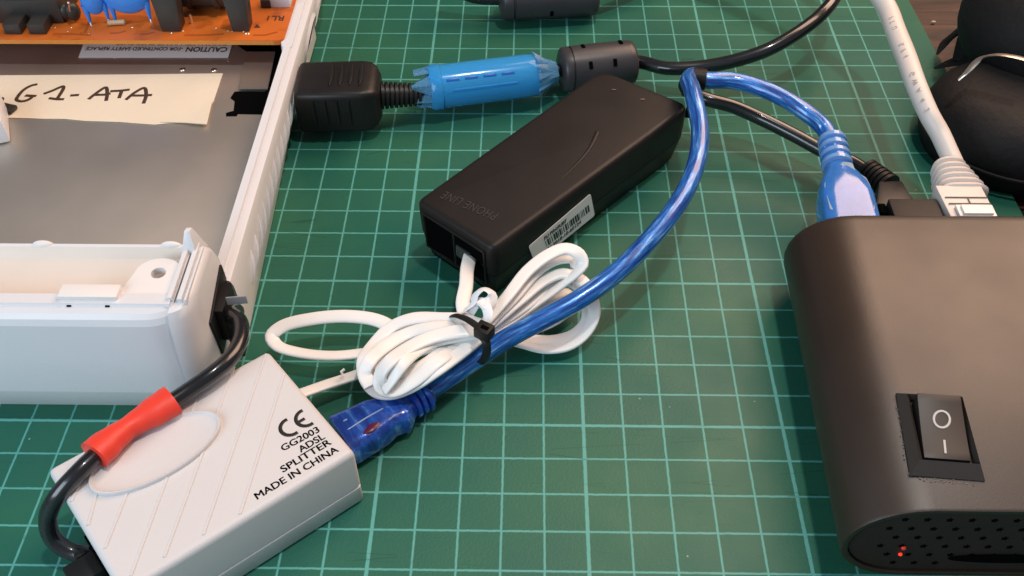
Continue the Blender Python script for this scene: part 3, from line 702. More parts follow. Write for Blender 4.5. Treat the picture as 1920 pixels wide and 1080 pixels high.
def ferrite(f0, f1, r):
    bm = B()
    turned(bm, f0, f1, [(-.02, r * .38), (0.0, r * .80), (.02, r * .95), (.045, r * 1.0), (.12, r * 1.02), (.125, r * .95), (.14, r * .95), (.145, r * 1.02), (.5, r * 1.03), (.90, r * 1.0), (.96, r * .97), (.985, r * .86), (1.0, r * .40)], n=40)
    fo = obj('ferrite_bead', bm, ferrite_pl, vc, angle=45)
    d = (f1 - f0).normalized(); s_ = d.cross(Z).normalized(); u_ = s_.cross(d)
    for tt, ang in ((.34, 38), (.66, 38), (.30, 100), (.80, 100), (.5, -20)):
        c = f0 + (f1 - f0) * tt; an = math.radians(ang); nn = s_ * math.cos(an) + u_ * math.sin(an); tg = u_ * math.cos(an) - s_ * math.sin(an)
        bm = B(); box(bm, c + nn * r * 1.0, (.13, .26, .10), [d, tg, nn], bev=.03); obj('bead_slot', bm, void, fo)
ferrite(f0, f1, .76)
g0 = P(938, -2, .9); g1 = P(1122, -12, .9)
ferrite(g0, g1, .80)

# ------------------------------------------------------------------ translucent blue sleeve gripping the cable
sl = thing('cable_sleeve', 'translucent bright blue plastic sleeve with pointed tips gripping the black cable', 'sleeve', (-3, 13.3, 0))
p0 = P(805, 165, 1.0); p1 = P(1008, 140, 1.0); ax = (p1 - p0)
bm = B(); n = 40
outer = [(0, .70), (.02, .76), (.10, .765), (.11, .73), (.90, .73), (.97, .70), (1.0, .66)]
inner = [(1.0, .52), (.9, .56), (.1, .56), (0, .58)]
turned(bm, p0, p1, outer + inner + [(0, .70)], n=n, cap=False); bmesh.ops.remove_doubles(bm, verts=bm.verts, dist=.0005)
obj('sleeve_tube', bm, blue_clear, sl, angle=40)
d = ax.normalized(); s_ = d.cross(Z).normalized(); u_ = s_.cross(d)
def prong(base, ang, tip, length, sign, w, r0, r1):
    an = math.radians(ang); nn = s_ * math.cos(an) + u_ * math.sin(an); tg = u_ * math.cos(an) - s_ * math.sin(an)
    rings = []
    for k in range(8):
        t = k / 7; c = base + d * sign * length * t + nn * (r0 + (r1 - r0) * t); ww = w * (1 - .78 * t); th = .05
        rings.append([c + tg * ww + nn * th - nn * .10, c + nn * th, c - tg * ww + nn * th - nn * .10, c - tg * ww - nn * (th + .10), c - nn * th, c + tg * ww - nn * (th + .10)])
    loft(bm, rings)
for ang, ln_, wd in ((118, .46, .30), (42, .62, .34), (-8, .58, .28), (-75, .45, .30), (200, .45, .30)):
    bm = B(); prong(p0 + d * .04, ang, None, ln_ + .05, -1, wd, .66, .60); obj('pointed_tip', bm, blue_pale, sl, angle=30)
for ang in (110, 62, 12, -50, -120, 170):
    bm = B(); prong(p1 - d * .10, ang, None, .78, 1, .52, .66, .30); obj('nose_leaf', bm, blue_pale, sl, angle=30)
bm = B()
for k in range(4):
    q = p0 + d * (.75 + k * .62); an = math.radians(48); nn = s_ * math.cos(an) + u_ * math.sin(an); tg = u_ * math.cos(an) - s_ * math.sin(an)
    box(bm, q + nn * .722, (.44, .10, .03), [d, tg, nn], bev=.02)
obj('inner_rib', bm, mat('inner_blue_rib', (.01, .10, .42), .3), sl)
bm = B()
an = math.radians(22); nn = s_ * math.cos(an) + u_ * math.sin(an); tg = u_ * math.cos(an) - s_ * math.sin(an)
box(bm, p0 + d * 1.8 + nn * .735, (2.2, .06, .06), [d, tg, nn], bev=.02); obj('seam_rib', bm, blue_clear, sl)

# ------------------------------------------------------------------ black USB modem ("PHONE LINE")
K = [P(925, 465, 2.15), P(1293, 197, 2.15), P(1128, 130, 2.15), P(783, 375, 2.15)]
K2 = [(k.x, k.y) for k in K]
cen = sum((k for k in K), Vector((0, 0, 0))) / 4
md = thing('usb_modem', 'long black modem box with PHONE LINE sockets and a white barcode label', 'modem', (cen.x, cen.y, 0))
fp = rounded(K2, [.22, .42, .62, .22], 6)
bm = B(); rings = []
for z, ins in ((.02, .28), (.10, .20), (.85, .02), (.98, .0), (.985, .05), (1.02, .05), (1.025, -.02), (1.80, -.05), (2.03, -.04), (2.10, .0), (2.14, .06), (2.15, .14)):
    rings.append([(x, y, z) for x, y in inset2(fp, ins)])
loft(bm, rings); obj('housing', bm, matt_black, md, angle=45)
kx = (K[1] - K[0]); LK = kx.length; kx.normalize(); ky = (K[3] - K[0]).normalized(); kn = Vector((kx.y, -kx.x, 0)).normalized()  # outward of the near long side
def mdp(u, v, z=2.15): q = K[0] + kx * u + ky * v; return Vector((q.x, q.y, z))
# barcode label on the long side
bm = B(); lu0, lu1, lz0, lz1 = .75, 2.75, .98, 1.80
def side(u, z, off=.012):
    q = K[0] + kx * u + kn * off; return Vector((q.x, q.y, z))
def find_u(px, py):   # where the ray meets the long side
    best = None
    dd = P(px, py, 0) - CAM; t = (K[0] - CAM).dot(kn) / dd.dot(kn); q = CAM + dd * t; return (q - K[0]).dot(kx), q.z
La, Lb, Lc, Ld = [find_u(*p) for p in ((988, 460), (1104, 361), (1112, 402), (1000, 492))]
lq = rounded([La, Lb, Lc, Ld], .09, 4)
bm = B(); extrude_poly(bm, [side(u, z, .058) for u, z in lq], kn * .012); lab = obj('barcode_label', bm, sticker, md, smooth=False)
def sd(u, v):   # label coordinates 0..1
    a = Vector(La).lerp(Vector(Lb), u); b = Vector(Ld).lerp(Vector(Lc), u); q = a.lerp(b, v); return side(q.x, q.y, .072)
xd = sd(1, .5) - sd(0, .5); yd = sd(.5, 0) - sd(.5, 1)
Hh = yd.length
text('label_text', 'FU P/N:FU07', sd(.21, .29), xd, yd, Hh * .20, print_ink, lab, bold=.012, sx=(xd.length * .42) / (Hh * .20 * 6.3))
text('label_text', 'S/N 2018-10-60124', sd(.16, .88), xd, yd, Hh * .20, print_ink, lab, bold=0, sx=(xd.length * .72) / (Hh * .20 * 9.4))
bm = B(); u = .22; R = random.Random(3)
while u < .93:
    w_ = R.choice((.006, .009, .022)); a, b, c, e_ = sd(u, .36), sd(u + w_, .36), sd(u + w_, .66), sd(u, .66)
    extrude_poly(bm, [a, b, c, e_], kn * .004); u += w_ + R.choice((.012, .016, .024))
obj('barcode', bm, print_ink, lab, smooth=False)
# embossed words, upside down as seen from here
e_dir = (P(822, 366, 2.15) - P(930, 412, 2.15)).normalized(); up_dir = (P(900, 430, 2.15) - P(920, 395, 2.15)).normalized()
text('embossed_words', 'PHONE LINE', P(937, 402, 2.15), e_dir, Z.cross(e_dir), .46, mat('pale_emboss', (.036, .031, .028), .45), md, sx=.62, th=.02, spacing=1.15)  # letters a little paler than the housing
for px, py, r in ((1151, 169, .14), (1205, 187, .14)):
    bm = B(); q = P(px, py, 2.153); turned(bm, q, q + Z * .006, [(0, r), (1, r)], n=24); sc = obj('screw_recess', bm, void, md)
    bm = B(); turned(bm, q + Z * .006, q + Z * .02, [(0, r * .72), (1, r * .6)], n=20); box(bm, q + Z * .022, (r * .9, .02, .01), bev=0); obj('screw', bm, mat('brass_screw', (.62, .46, .32), .4, 1.0), md)
# curved ridge on the lid
bm = B(); sweep(bm, spline([P(x, y, 2.15) for x, y in ((1052, 335), (1080, 308), (1105, 278), (1120, 248))], .08), lambda t: .02 + .055 * t, lambda t: .012 + .022 * t, n=10); obj('lid_ridge', bm, matt_black, md)
# sockets in the short end
en = Vector((-(ky.y), ky.x, 0)); en = en if en.dot(CAM - K[0]) < 0 and False else -kx
def endp(v, z, off=.0):
    q = K[0] + ky * v - kx * 0 + (-kx) * off; return Vector((q.x, q.y, z))
WK = (K[3] - K[0]).length
for v0, nm in ((WK * .70, 'empty_socket'), (WK * .30, 'line_socket')):
    bm = B(); extrude_poly(bm, [endp(v0 - .54, 1.80, .045), endp(v0 + .54, 1.80, .045), endp(v0 + .54, .62, .0), endp(v0 - .54, .62, .0)], -kx * .03)
    obj(nm, bm, void, md, smooth=False)
    bm = B(); pp = [endp(v0 - .58, 1.85, .07), endp(v0 + .58, 1.85, .07), endp(v0 + .58, .60, .03), endp(v0 - .58, .60, .03), endp(v0 - .58, 1.85, .07)]
    sweep(bm, pp, .04, .04, n=6, up=kx, cap=True); obj('socket_frame', bm, matt_black, md)
# grommet and the modem's own black lead running to the box
bm = B(); gq = P(1291, 160, 1.75); sph(bm, gq, .33, (1, 1, 1.0)); obj('grommet', bm, rubber, md)
path = spline([P(1284, 168, 1.55), P(1325, 186, 1.5), P(1375, 200, 1.35), P(1430, 224, 1.15), P(1490, 254, 1.0), P(1550, 286, .9), P(1600, 306, .9), P(1636, 332, .95), P(1650, 350, 1.0)], .1)
bm = B(); sweep(bm, path, .225, n=18); obj('lead', bm, cord_black, md)
bm = B(); a = P(1625, 318, 1.0); b = P(1668, 352, 1.05)
prof = []
for k in range(6): prof += [((k + .05) / 6, .27), ((k + .1) / 6, .37 + k * .008), ((k + .75) / 6, .37 + k * .008), ((k + .8) / 6, .27)]
turned(bm, a, b, prof, n=20); obj('lead_relief', bm, rubber, md)
bm = B(); pz = 1.35
pl = [P(1648, 338, pz), P(1692, 338, pz), P(1703, 358, pz), P(1714, 372, pz), P(1716, 410, pz), P(1640, 410, pz)]
prism(bm, [(q.x, q.y) for q in pl], .75, pz, bev=.08); obj('lead_plug', bm, rubber, md)

# ------------------------------------------------------------------ black box on the right
bxd = thing('black_box', 'black plastic box with rounded side, rocker power switch and two red lights', 'electronics box', (9, .5, 0))
H = 2.75; XLb = 5.30; r = H / 2; XR = 17.0; YN = -3.98; YF = 5.0
# section in x-z: half-stadium on both sides
def section(ins=0.0, shr=0.0):
    pts = []
    n_ = 14
    for k in range(n_ + 1):
        a = math.pi / 2 + math.pi * k / n_
        pts.append((XLb + 1.62 + (1.62 - ins) * math.cos(a), r + (r - ins) * math.sin(a)))
    for k in range(n_ + 1):
        a = -math.pi / 2 + math.pi * k / n_
        pts.append((XR - 1.62 + (1.62 - ins) * math.cos(a), r + (r - ins) * math.sin(a)))
    return pts
bm = B()
rings = [[(x + (y - YN) * .034, y, z) for x, z in section(i)] for y, i in ((YN + .28, .16), (YN + .0, .16), (YN - .02, .13), (YN - .02, .03), (YN + .04, 0), (YF - .3, 0), (YF - .12, .02), (YF - .04, .06), (YF, .13))]
loft(bm, rings); obj('housing', bm, box_black, bxd, angle=40)
bm = B(); fpn = section(.18); extrude_poly(bm, [(x, YN + .06, z) for x, z in fpn], (0, .2, 0)); obj('end_panel', bm, mat('end_panel_plastic', (.026, .019, .016), .55, spec=.25, noise=.2, nscale=120, bump=.2, bscale=1500), bxd, smooth=False)
for row in range(6):      # star shaped vents
    for c_ in range(22):
        x = XLb + .9 + c_ * .46 + (row % 2) * .23; z = .45 + row * .36
        if x > 13.6 or (z < .6 and 7.9 < x < 10.6): continue
        if x < XLb + 1.62 and ((x - XLb - 1.62) ** 2 + (z - r) ** 2) > (r - .35) ** 2: continue
        pts = []
        for k in range(10):
            a = math.pi * k / 5 + .3; q = .085 if k % 2 == 0 else .05; pts.append((x + q * math.cos(a), YN + .056, z + q * math.sin(a)))
        bm = B(); extrude_poly(bm, pts, (0, -.006, 0)); obj('vent_hole', bm, void, bxd, smooth=False)
a = P(1688, 1038, .35)
for px, py, e_ in ((1688, 1039, 1), (1694, 1027, 0)):
    # on the end panel plane y = YN+.05
    dd = P(px, py, 0) - CAM; t = (YN + .05 - CAM.y) / dd.y; q = CAM + dd * t
    bm = B(); sph(bm, q, .042 if e_ else .055); o = obj('status_light', bm, led_red if e_ else mat('dim_led', (.35, .03, .02), .3, emit=(1, .05, .03), estr=.25), bxd)
dd = P(1885, 1048, 0) - CAM; t = (YN + .03 - CAM.y) / dd.y; q = CAM + dd * t
bm = B(); extrude_poly(bm, [q + Vector((1.25 * math.cos(2 * math.pi * k / 32), 0, .17 * math.sin(2 * math.pi * k / 32))) for k in range(32)], (0, -.01, 0)); obj('card_slot', bm, void, bxd)
# rocker switch
cs = [P(1679, 739, H), P(1803, 746, H), P(1846, 904, H), P(1706, 893, H)]
sc_ = sum(cs, Vector((0, 0, 0))) / 4
def bil(u, v, z): q = cs[0].lerp(cs[1], u).lerp(cs[3].lerp(cs[2], u), v); return Vector((q.x, q.y, z))
bm = B()
o_ = [bil(0, 0, H), bil(1, 0, H), bil(1, 1, H), bil(0, 1, H)]; o2 = [bil(0, 0, H + .04), bil(1, 0, H + .04), bil(1, 1, H + .04), bil(0, 1, H + .04)]
i1 = [bil(.11, .08, H + .26), bil(.93, .08, H + .26), bil(.93, .88, H + .26), bil(.11, .88, H + .26)]; i2 = [bil(.17, .10, H + .12), bil(.90, .10, H + .12), bil(.90, .84, H + .12), bil(.17, .84, H + .12)]
i3 = [Vector((q.x, q.y, H + .02)) for q in i2]
loft(bm, [o_, o2, i1, i2, i3], cap=True); sw = obj('switch_bezel', bm, mat('bezel_plastic', (.040, .034, .030), .36, spec=.5), bxd, smooth=False)
bm = B()
u0, u1, v0, v1 = .215, .855, .125, .81
rings = []
for k in range(9):
    v = v0 + (v1 - v0) * k / 8; z = H + .40 - .30 * (k / 8) + .12 * (k / 8 - .5) ** 2
    rings.append([bil(u0, v, H), bil(u0, v, z), bil(u1, v, z), bil(u1, v, H)])
loft(bm, rings, bev=.015); obj('rocker', bm, rib_dark, sw, angle=40)
def rk(px, py, extra=.012):    # point on the sloped rocker
    z = H + .25
    for _ in range(6):
        q = P(px, py, z); v = (q - bil(.5, 0, z)).dot((bil(.5, 1, z) - bil(.5, 0, z))) / (bil(.5, 1, z) - bil(.5, 0, z)).length_squared
        k = (v - v0) / (v1 - v0); z = H + .40 - .30 * k + .12 * (k - .5) ** 2 + extra
    return P(px, py, z)
bm = B(); c = rk(1766, 786); vx = (rk(1781, 787) - rk(1751, 785)); vx = vx / 2; vy = (rk(1766, 770) - rk(1766, 801)) / 2
pts = [c + vx * math.cos(2 * math.pi * k / 32) + vy * math.sin(2 * math.pi * k / 32) for k in range(33)]
sweep(bm, pts, .026, .008, n=6, cap=False, up=vx.cross(vy).normalized(), power=.5)
sweep(bm, [rk(1770.5, 825), rk(1773, 850)], .026, .008, n=6, up=vx.cross(vy).normalized(), power=.5); obj('switch_marks', bm, mark_white, sw)
bm = B(); R = random.Random(5)
for k in range(70):
    u = R.random(); 
    if R.random() < .75: q = bil(.12 + .75 * u, 1.0 + R.uniform(.0, .05), H + .01)
    else: q = bil(R.uniform(-.03, .01), u, H + .01)
    sph(bm, q, R.uniform(.006, .022), (1, 1, .6), 6)
obj('glue_crumbs', bm, mat('glue_residue', (.16, .13, .115), .7), bxd)
# bay of sockets at the rear
bm = B(); a = P(1665, 372, 2.1); b = P(1757, 374, 2.1)
box(bm, ((a.x + b.x) / 2, (a.y + YF) / 2, 1.62), (b.x - a.x, a.y - YF, .96), bev=.05); obj('rear_socket', bm, matt_black, bxd)
bm = B(); q = P(1657, 390, 1.9); box(bm, (q.x - .02, q.y, 1.6), (.22, .4, .62), bev=.05); obj('socket_gap', bm, void, bxd)

# ------------------------------------------------------------------ blue USB extension cable
uc = thing('usb_extension_cable', 'shiny blue braided USB cable running from the black box to a clear blue socket', 'cable', P(1300, 400, 0))
path = spline([P(1562, 272, 1.93), P(1545, 240, 2.05), P(1510, 210, 2.35), P(1465, 182, 2.45), P(1420, 163, 2.5), P(1370, 151, 2.55), P(1325, 150, 2.6), P(1300, 142, 2.62), P(1291, 150, 2.68), P(1297, 166, 2.75), P(1304, 195, 2.75), P(1312, 235, 2.65), P(1311, 280, 2.55), P(1296, 335, 2.45), P(1264, 393, 2.3),
               P(1218, 450, 2.1), P(1155, 512, 1.9), P(1085, 562, 1.7), P(1010, 603, 1.45), P(945, 638, 1.1), P(885, 678, .7), P(835, 712, .5), P(790, 742, .48)], .08)
iS = min(range(len(path)), key=lambda i: (path[i] - P(1325, 150, 2.6)).length)
bm = B(); sweep(bm, path, .265, n=22); obj('cord', bm, blue_cord, uc)
# female end by the splitter
a = P(808, 738, .48); b = P(640, 828, .48); dirv = (b - a).normalized()
bm = B()
prof = [(0, .26, .26)]
for k in range(3): prof += [(.03 + k * .07, .30, .30), (.04 + k * .07, .40, .38), (.08 + k * .07, .42, .38), (.09 + k * .07, .33, .31)]
prof += [(.28, .42, .36), (.33, .52, .40), (.38, .58, .44), (.42, .54, .41), (.5, .50, .42), (.62, .60, .44), (.97, .66, .45), (1.0, .64, .42)]
L_ = (b - a).length; rings = []; sd_ = dirv.cross(Z).normalized()
t = bmesh.new(); uvl = t.loops.layers.uv.new('UVMap'); RR = []
for tt, w_, h_ in prof:
    row = []
    for k in range(28):
        th = 2 * math.pi * k / 28; c_, s2 = math.cos(th), math.sin(th); pw = .55 if tt > .3 else 1
        row.append(t.verts.new(a + dirv * L_ * tt + sd_ * w_ * math.copysign(abs(c_) ** pw, c_) + Z * h_ * math.copysign(abs(s2) ** pw, s2)))
    RR.append(row)
for i in range(len(prof) - 1):
    for k in range(28):
        f = t.faces.new((RR[i][k], RR[i][(k + 1) % 28], RR[i + 1][(k + 1) % 28], RR[i + 1][k]))
        for lp, (u, v) in zip(f.loops, ((k / 28, prof[i][0] * L_), ((k + 1) / 28, prof[i][0] * L_), ((k + 1) / 28, prof[i + 1][0] * L_), (k / 28, prof[i + 1][0] * L_))): lp[uvl].uv = (u, v)
t.faces.new(RR[0]); t.faces.new(RR[-1]); bm.loops.layers.uv.new('UVMap'); merge(bm, t)
se = obj('socket_end', bm, blue_moulded, uc, angle=50)
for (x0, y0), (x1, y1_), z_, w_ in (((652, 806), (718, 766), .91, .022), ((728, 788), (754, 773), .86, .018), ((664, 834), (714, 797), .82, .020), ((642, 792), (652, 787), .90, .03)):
    bm = B(); sweep(bm, spline([P(x0, y0, z_), P((x0 + x1) / 2 + 1, (y0 + y1_) / 2 - 2, z_ + .015), P(x1, y1_, z_)], .05), w_, .02, n=8); obj('glint_strip', bm, mat('pale_glint', (.22, .30, .55), .35), se)  # thin pale strips stand in for glints on the clear blue moulding
bm = B(); sweep(bm, spline([P(678, 816, .87), P(696, 802, .90), P(714, 788, .87)], .04), lambda t: .03 + .09 * math.sin(math.pi * t), .03, n=10); obj('inner_core', bm, mat('maroon_core', (.10, .012, .05), .3), se)
# male plug in the black box: blue moulding with a pale top plate
bm = B(); y1 = 4.74; zt = 2.18
na = P(1560, 262, 2.05)
xL = P(1550, 396, zt).x; xR = P(1643, 396, zt).x; xc = (xL + xR) / 2
rings = []
q1 = P(1560, 258, 1.95); q0 = P(1598, 396, 1.7); qs = P(1590, 322, 1.8)
def ctr(yy): t = (yy - y1) / (q1.y - y1); return xc + (q1.x - xc) * t, 1.62 + .28 * t
ye = q1.y; LL = ye - y1
for f, hw, hh, pw in ((0, .80, .55, .42), (.04, .80, .56, .42), (.40, .76, .55, .42), (.50, .70, .53, .5), (.58, .58, .46, .6), (.66, .44, .40, .8), (.70, .42, .38, .9), (.71, .36, .33, 1), (.745, .36, .33, 1), (.755, .44, .39, 1), (.82, .44, .39, 1), (.83, .36, .33, 1), (.86, .36, .33, 1), (.87, .42, .37, 1), (.94, .41, .36, 1), (.97, .36, .33, 1), (1.0, .28, .28, 1)):
    cx_, cz_ = ctr(y1 + LL * f); ring = []
    for k in range(32):
        th = 2 * math.pi * k / 32; c_, s2 = math.cos(th), math.sin(th)
        ring.append((cx_ + hw * math.copysign(abs(c_) ** pw, c_), y1 + LL * f, cz_ + hh * math.copysign(abs(s2) ** pw, s2)))
    rings.append(ring)
loft(bm, rings); pg = obj('plug', bm, usb_blue, uc, angle=50)
bm = B(); T = [(1556, 394), (1641, 394), (1632, 350), (1624, 334), (1604, 322), (1598, 306), (1578, 304), (1572, 322), (1548, 336), (1545, 348)]
tp = [P(x, y, zt + .005) for x, y in T]
prism(bm, rounded([(q.x, q.y) for q in tp], .07, 3), zt - .08, zt + .03, bev=.02); pt = obj('pale_cover', bm, usb_white, pg, angle=40)
bm = B(); zz = zt + .034
for pts in (([(1594, 382), (1592, 365), (1589, 352)]), ([(1593, 374), (1600, 370), (1602, 362)]), ([(1592, 368), (1583, 366), (1580, 373)])):
    sweep(bm, spline([P(x, y, zz) for x, y in pts], .05), .022, .012, n=6)
sph(bm, P(1594, 384, zz), .05, (1, 1, .3), 10)
sph(bm, P(1589, 350, zz), .04, (1, 1, .3), 10)
obj('trident_mark', bm, mat('trident_shade', (.32, .35, .52), .4), pt)
bm = B()
for px, py in ((1571, 331), (1592, 331)): box(bm, P(px, py, zz), (.10, .07, .02), bev=0)
obj('cover_slots', bm, void, pt)

bm = B()
for k in range(4):
    f = .72 + k * .075; c0 = Vector(ctr(y1 + LL * f)[:1] + (0,)) if False else None
    cx_, cz_ = ctr(y1 + LL * f); c2_, cz2 = ctr(y1 + LL * (f + .045))
    turned(bm, (cx_, y1 + LL * f, cz_), (c2_, y1 + LL * (f + .045), cz2), [(0, .34), (.15, .455 - .01 * k), (.85, .455 - .01 * k), (1, .34)], n=24)
obj('neck_ribs', bm, mat('pale_blue_rib', (.20, .40, .76), .2, trans=.2, coat=.5), pg)
# black strap binding the blue cable over the modem lead
bm = B(); pcx = P(1313, 152, 2.6)
turned(bm, path[iS] + Vector((-.02, .03, 0)), path[iS] + Vector((-.42, .10, 0)), [(0, .27), (0, .33), (1, .33), (1, .27)], n=28); 
sweep(bm, [pcx + Vector((-.05, .1, -.2)), pcx + Vector((-.10, .12, -.9)), pcx + Vector((-.15, .0, -1.4))], .18, .035, n=8, up=Vector((0, 1, 0)))
tag(obj('hook_strap', bm, matt_black, loc=P(1310, 150, 1)), 'small black strap binding the blue cable at the corner of the modem', 'strap')

# ------------------------------------------------------------------ white phone cord, bundled
ph = thing('phone_cord', 'flat white phone cord coiled into a bow-shaped bundle between modem and splitter', 'cable', P(900, 620, 0))
def Q(x, y, z): return P(480 + x / 2.526, 400 + y / 2.526, z)    # (crop coordinates used while tracing)
bm = B(); HW, HT = .190, .066
strands = [
 # left lobe
 ([(1060, 530, 1.75), (980, 505, 1.65), (880, 500, 1.5), (740, 500, 1.35), (640, 540, 1.2), (560, 620, 1.0), (510, 700, .8), (520, 780, .6), (570, 840, .5), (640, 850, .55), (740, 815, .7), (850, 745, 1.0), (950, 675, 1.3), (1045, 600, 1.5)], .3),
 ([(1060, 545, 1.65), (960, 535, 1.6), (830, 540, 1.55), (720, 570, 1.4), (610, 635, 1.25), (535, 705, 1.05), (515, 760, .85), (545, 820, .75)], -.2),
 ([(1065, 555, 1.75), (960, 560, 1.8), (840, 585, 1.75), (720, 640, 1.6), (630, 705, 1.4), (590, 765, 1.15), (600, 830, .75), (650, 840, .7), (750, 790, .9), (860, 700, 1.1), (960, 640, 1.3), (1050, 590, 1.5)], .2),
 ([(1060, 570, 1.55), (950, 590, 1.5), (850, 605, 1.5), (760, 650, 1.45), (690, 715, 1.35), (645, 780, 1.1), (610, 835, .8)], -.4),
 ([(1050, 590, 1.3), (960, 610, 1.2), (880, 660, 1.1), (790, 725, .95), (700, 755, .85), (620, 745, .8), (570, 700, .85), (590, 640, 1.0), (680, 585, 1.2), (800, 560, 1.3), (950, 560, 1.3)], 0),
 ([(1050, 585, 1.1), (960, 625, .95), (860, 690, .8), (780, 760, .6), (690, 800, .45), (610, 800, .4), (540, 740, .45), (540, 680, .6), (620, 600, .8), (760, 545, 1.0), (900, 530, 1.2), (1040, 550, 1.3)], .2),
 # right lobe
 ([(1040, 560, 1.7), (1100, 500, 1.75), (1190, 395, 1.9), (1290, 270, 2.0), (1390, 195, 2.1), (1470, 168, 2.1), (1530, 195, 2.0), (1545, 245, 1.8), (1510, 290, 1.6), (1430, 350, 1.3), (1300, 440, 1.1), (1180, 520, 1.1), (1090, 570, 1.2)], .35),
 ([(1050, 570, 1.6), (1120, 495, 1.6), (1220, 395, 1.65), (1330, 270, 1.7), (1430, 215, 1.7), (1505, 215, 1.65), (1520, 255, 1.5), (1460, 320, 1.2), (1330, 410, 1.0), (1200, 500, .95), (1100, 560, 1.1)], .1),
 ([(1055, 570, 1.4), (1130, 510, 1.45), (1250, 410, 1.5), (1370, 315, 1.5), (1460, 285, 1.5), (1545, 320, 1.35), (1590, 400, 1.1), (1600, 480, .8), (1560, 565, .5), (1480, 625, .35), (1370, 640, .35), (1250, 612, .6), (1130, 585, 1.0)], .1),
 ([(1060, 580, 1.2), (1140, 525, 1.2), (1280, 430, 1.2), (1390, 335, 1.2), (1470, 318, 1.2), (1535, 355, 1.05), (1570, 430, .85), (1570, 510, .6), (1510, 575, .4), (1410, 605, .35), (1290, 600, .5), (1150, 580, .9)], -.1),
 ([(1070, 570, 1.0), (1180, 510, .95), (1310, 450, .8), (1400, 400, .7), (1470, 380, .6), (1500, 420, .5), (1450, 480, .45), (1360, 530, .5), (1230, 560, .7), (1110, 575, 1.0)], 0),
]
for pts, rl in strands:
    pth = spline([Q(x, y, z + (.55 * max(0, min(1, (y - 590) / 110)) * max(0, min(1, (1010 - x) / 120)))) for x, y, z in pts], .09)
    sweep(bm, pth, HW * random.uniform(.93, 1.08), HT, n=18, power=.62, roll=(lambda rl: (lambda t: rl * math.cos(t * 5)))(rl))
# outgoing pieces
for pts in ([P(884, 470, 1.25), P(876, 505, 1.45), P(874, 535, 1.55), P(868, 575, 1.6), P(880, 605, 1.55), P(905, 618, 1.4)],
            [P(556, 741, .62), P(610, 722, .55), P(650, 709, .5), P(690, 695, .5), P(740, 675, .6), P(820, 650, .9), P(900, 625, 1.2)],
            [P(760, 640, .8), P(735, 615, .85), P(705, 600, .9), P(650, 593, .95), P(585, 598, .95), P(530, 612, .9), P(510, 630, .82), P(520, 648, .75), P(560, 661, .7), P(620, 667, .65), P(680, 662, .6), P(760, 650, .7)]):
    sweep(bm, spline(pts, .09), HW, HT, n=14, power=.8, roll=.25)
obj('cord', bm, cord_white, ph, angle=60)
bm = B(); sweep(bm, [P(643, 703, .75), P(640, 697, .82), P(646, 692, .85)], .04, n=6); obj('vinyl_nick', bm, cord_white, ph)
bm = B(); q = P(888, 470, 1.25); box(bm, q + Vector((.0, .15, 0)), (.55, .9, .42), [Vector((-kx.y, kx.x, 0)), kx, Z], bev=.05); obj('phone_plug', bm, mat('clear_plug', (.09, .085, .08), .2, trans=.5), ph)
bm = B(); sph(bm, P(906, 494, 1.3), .06, (.7, 1.2, .4)); obj('plug_latch', bm, cord_white, ph)

# white twist tie round the right lobe
bm = B()
sweep(bm, spline([P(870, 583, 1.75), P(885, 570, 1.95), P(893, 552, 2.15), P(908, 542, 2.25), P(922, 550, 2.2), P(922, 562, 2.1), P(905, 572, 2.15), P(902, 575, 2.2)], .06), .15, .03, n=8, roll=.5)
sweep(bm, spline([P(880, 588, 1.7), P(895, 566, 2.0), P(908, 570, 2.15), P(915, 590, 2.1), P(906, 612, 1.95)], .06), .13, .03, n=8, roll=-.4)
tag(obj('twist_tie', bm, mat('white_tie', (.82, .83, .86), .35), loc=P(900, 580, 1)), 'white plastic twist tie knotted round the phone cord bundle', 'tie')
# black zip tie holding bundle and blue cable
zt_ = thing('cable_tie', 'black cable tie cinching the white phone cord to the blue cable', 'cable tie', P(905, 630, 0))
bm = B()
sweep(bm, spline([P(845, 592, 1.55), P(858, 592, 1.85), P(878, 600, 2.08), P(895, 612, 2.16), P(906, 622, 2.15)], .05), .10, .035, n=8)
sweep(bm, spline([P(908, 625, 2.1), P(912, 645, 1.9), P(912, 662, 1.55), P(906, 676, 1.1), P(898, 682, .7)], .05), .11, .04, n=8, up=Vector((0, -1, .3)))
obj('strap', bm, rubber, zt_)
bm = B(); box(bm, P(908, 621, 2.12), (.42, .36, .34), [(.85, -.5, 0), (.5, .85, 0), (0, 0, 1)], bev=.04); hd = obj('ratchet_head', bm, matt_black, zt_)
bm = B(); box(bm, P(909, 614, 2.30), (.2, .1, .02), [(.85, -.5, 0), (.5, .85, 0), (0, 0, 1)], bev=0); obj('head_slot', bm, void, hd)

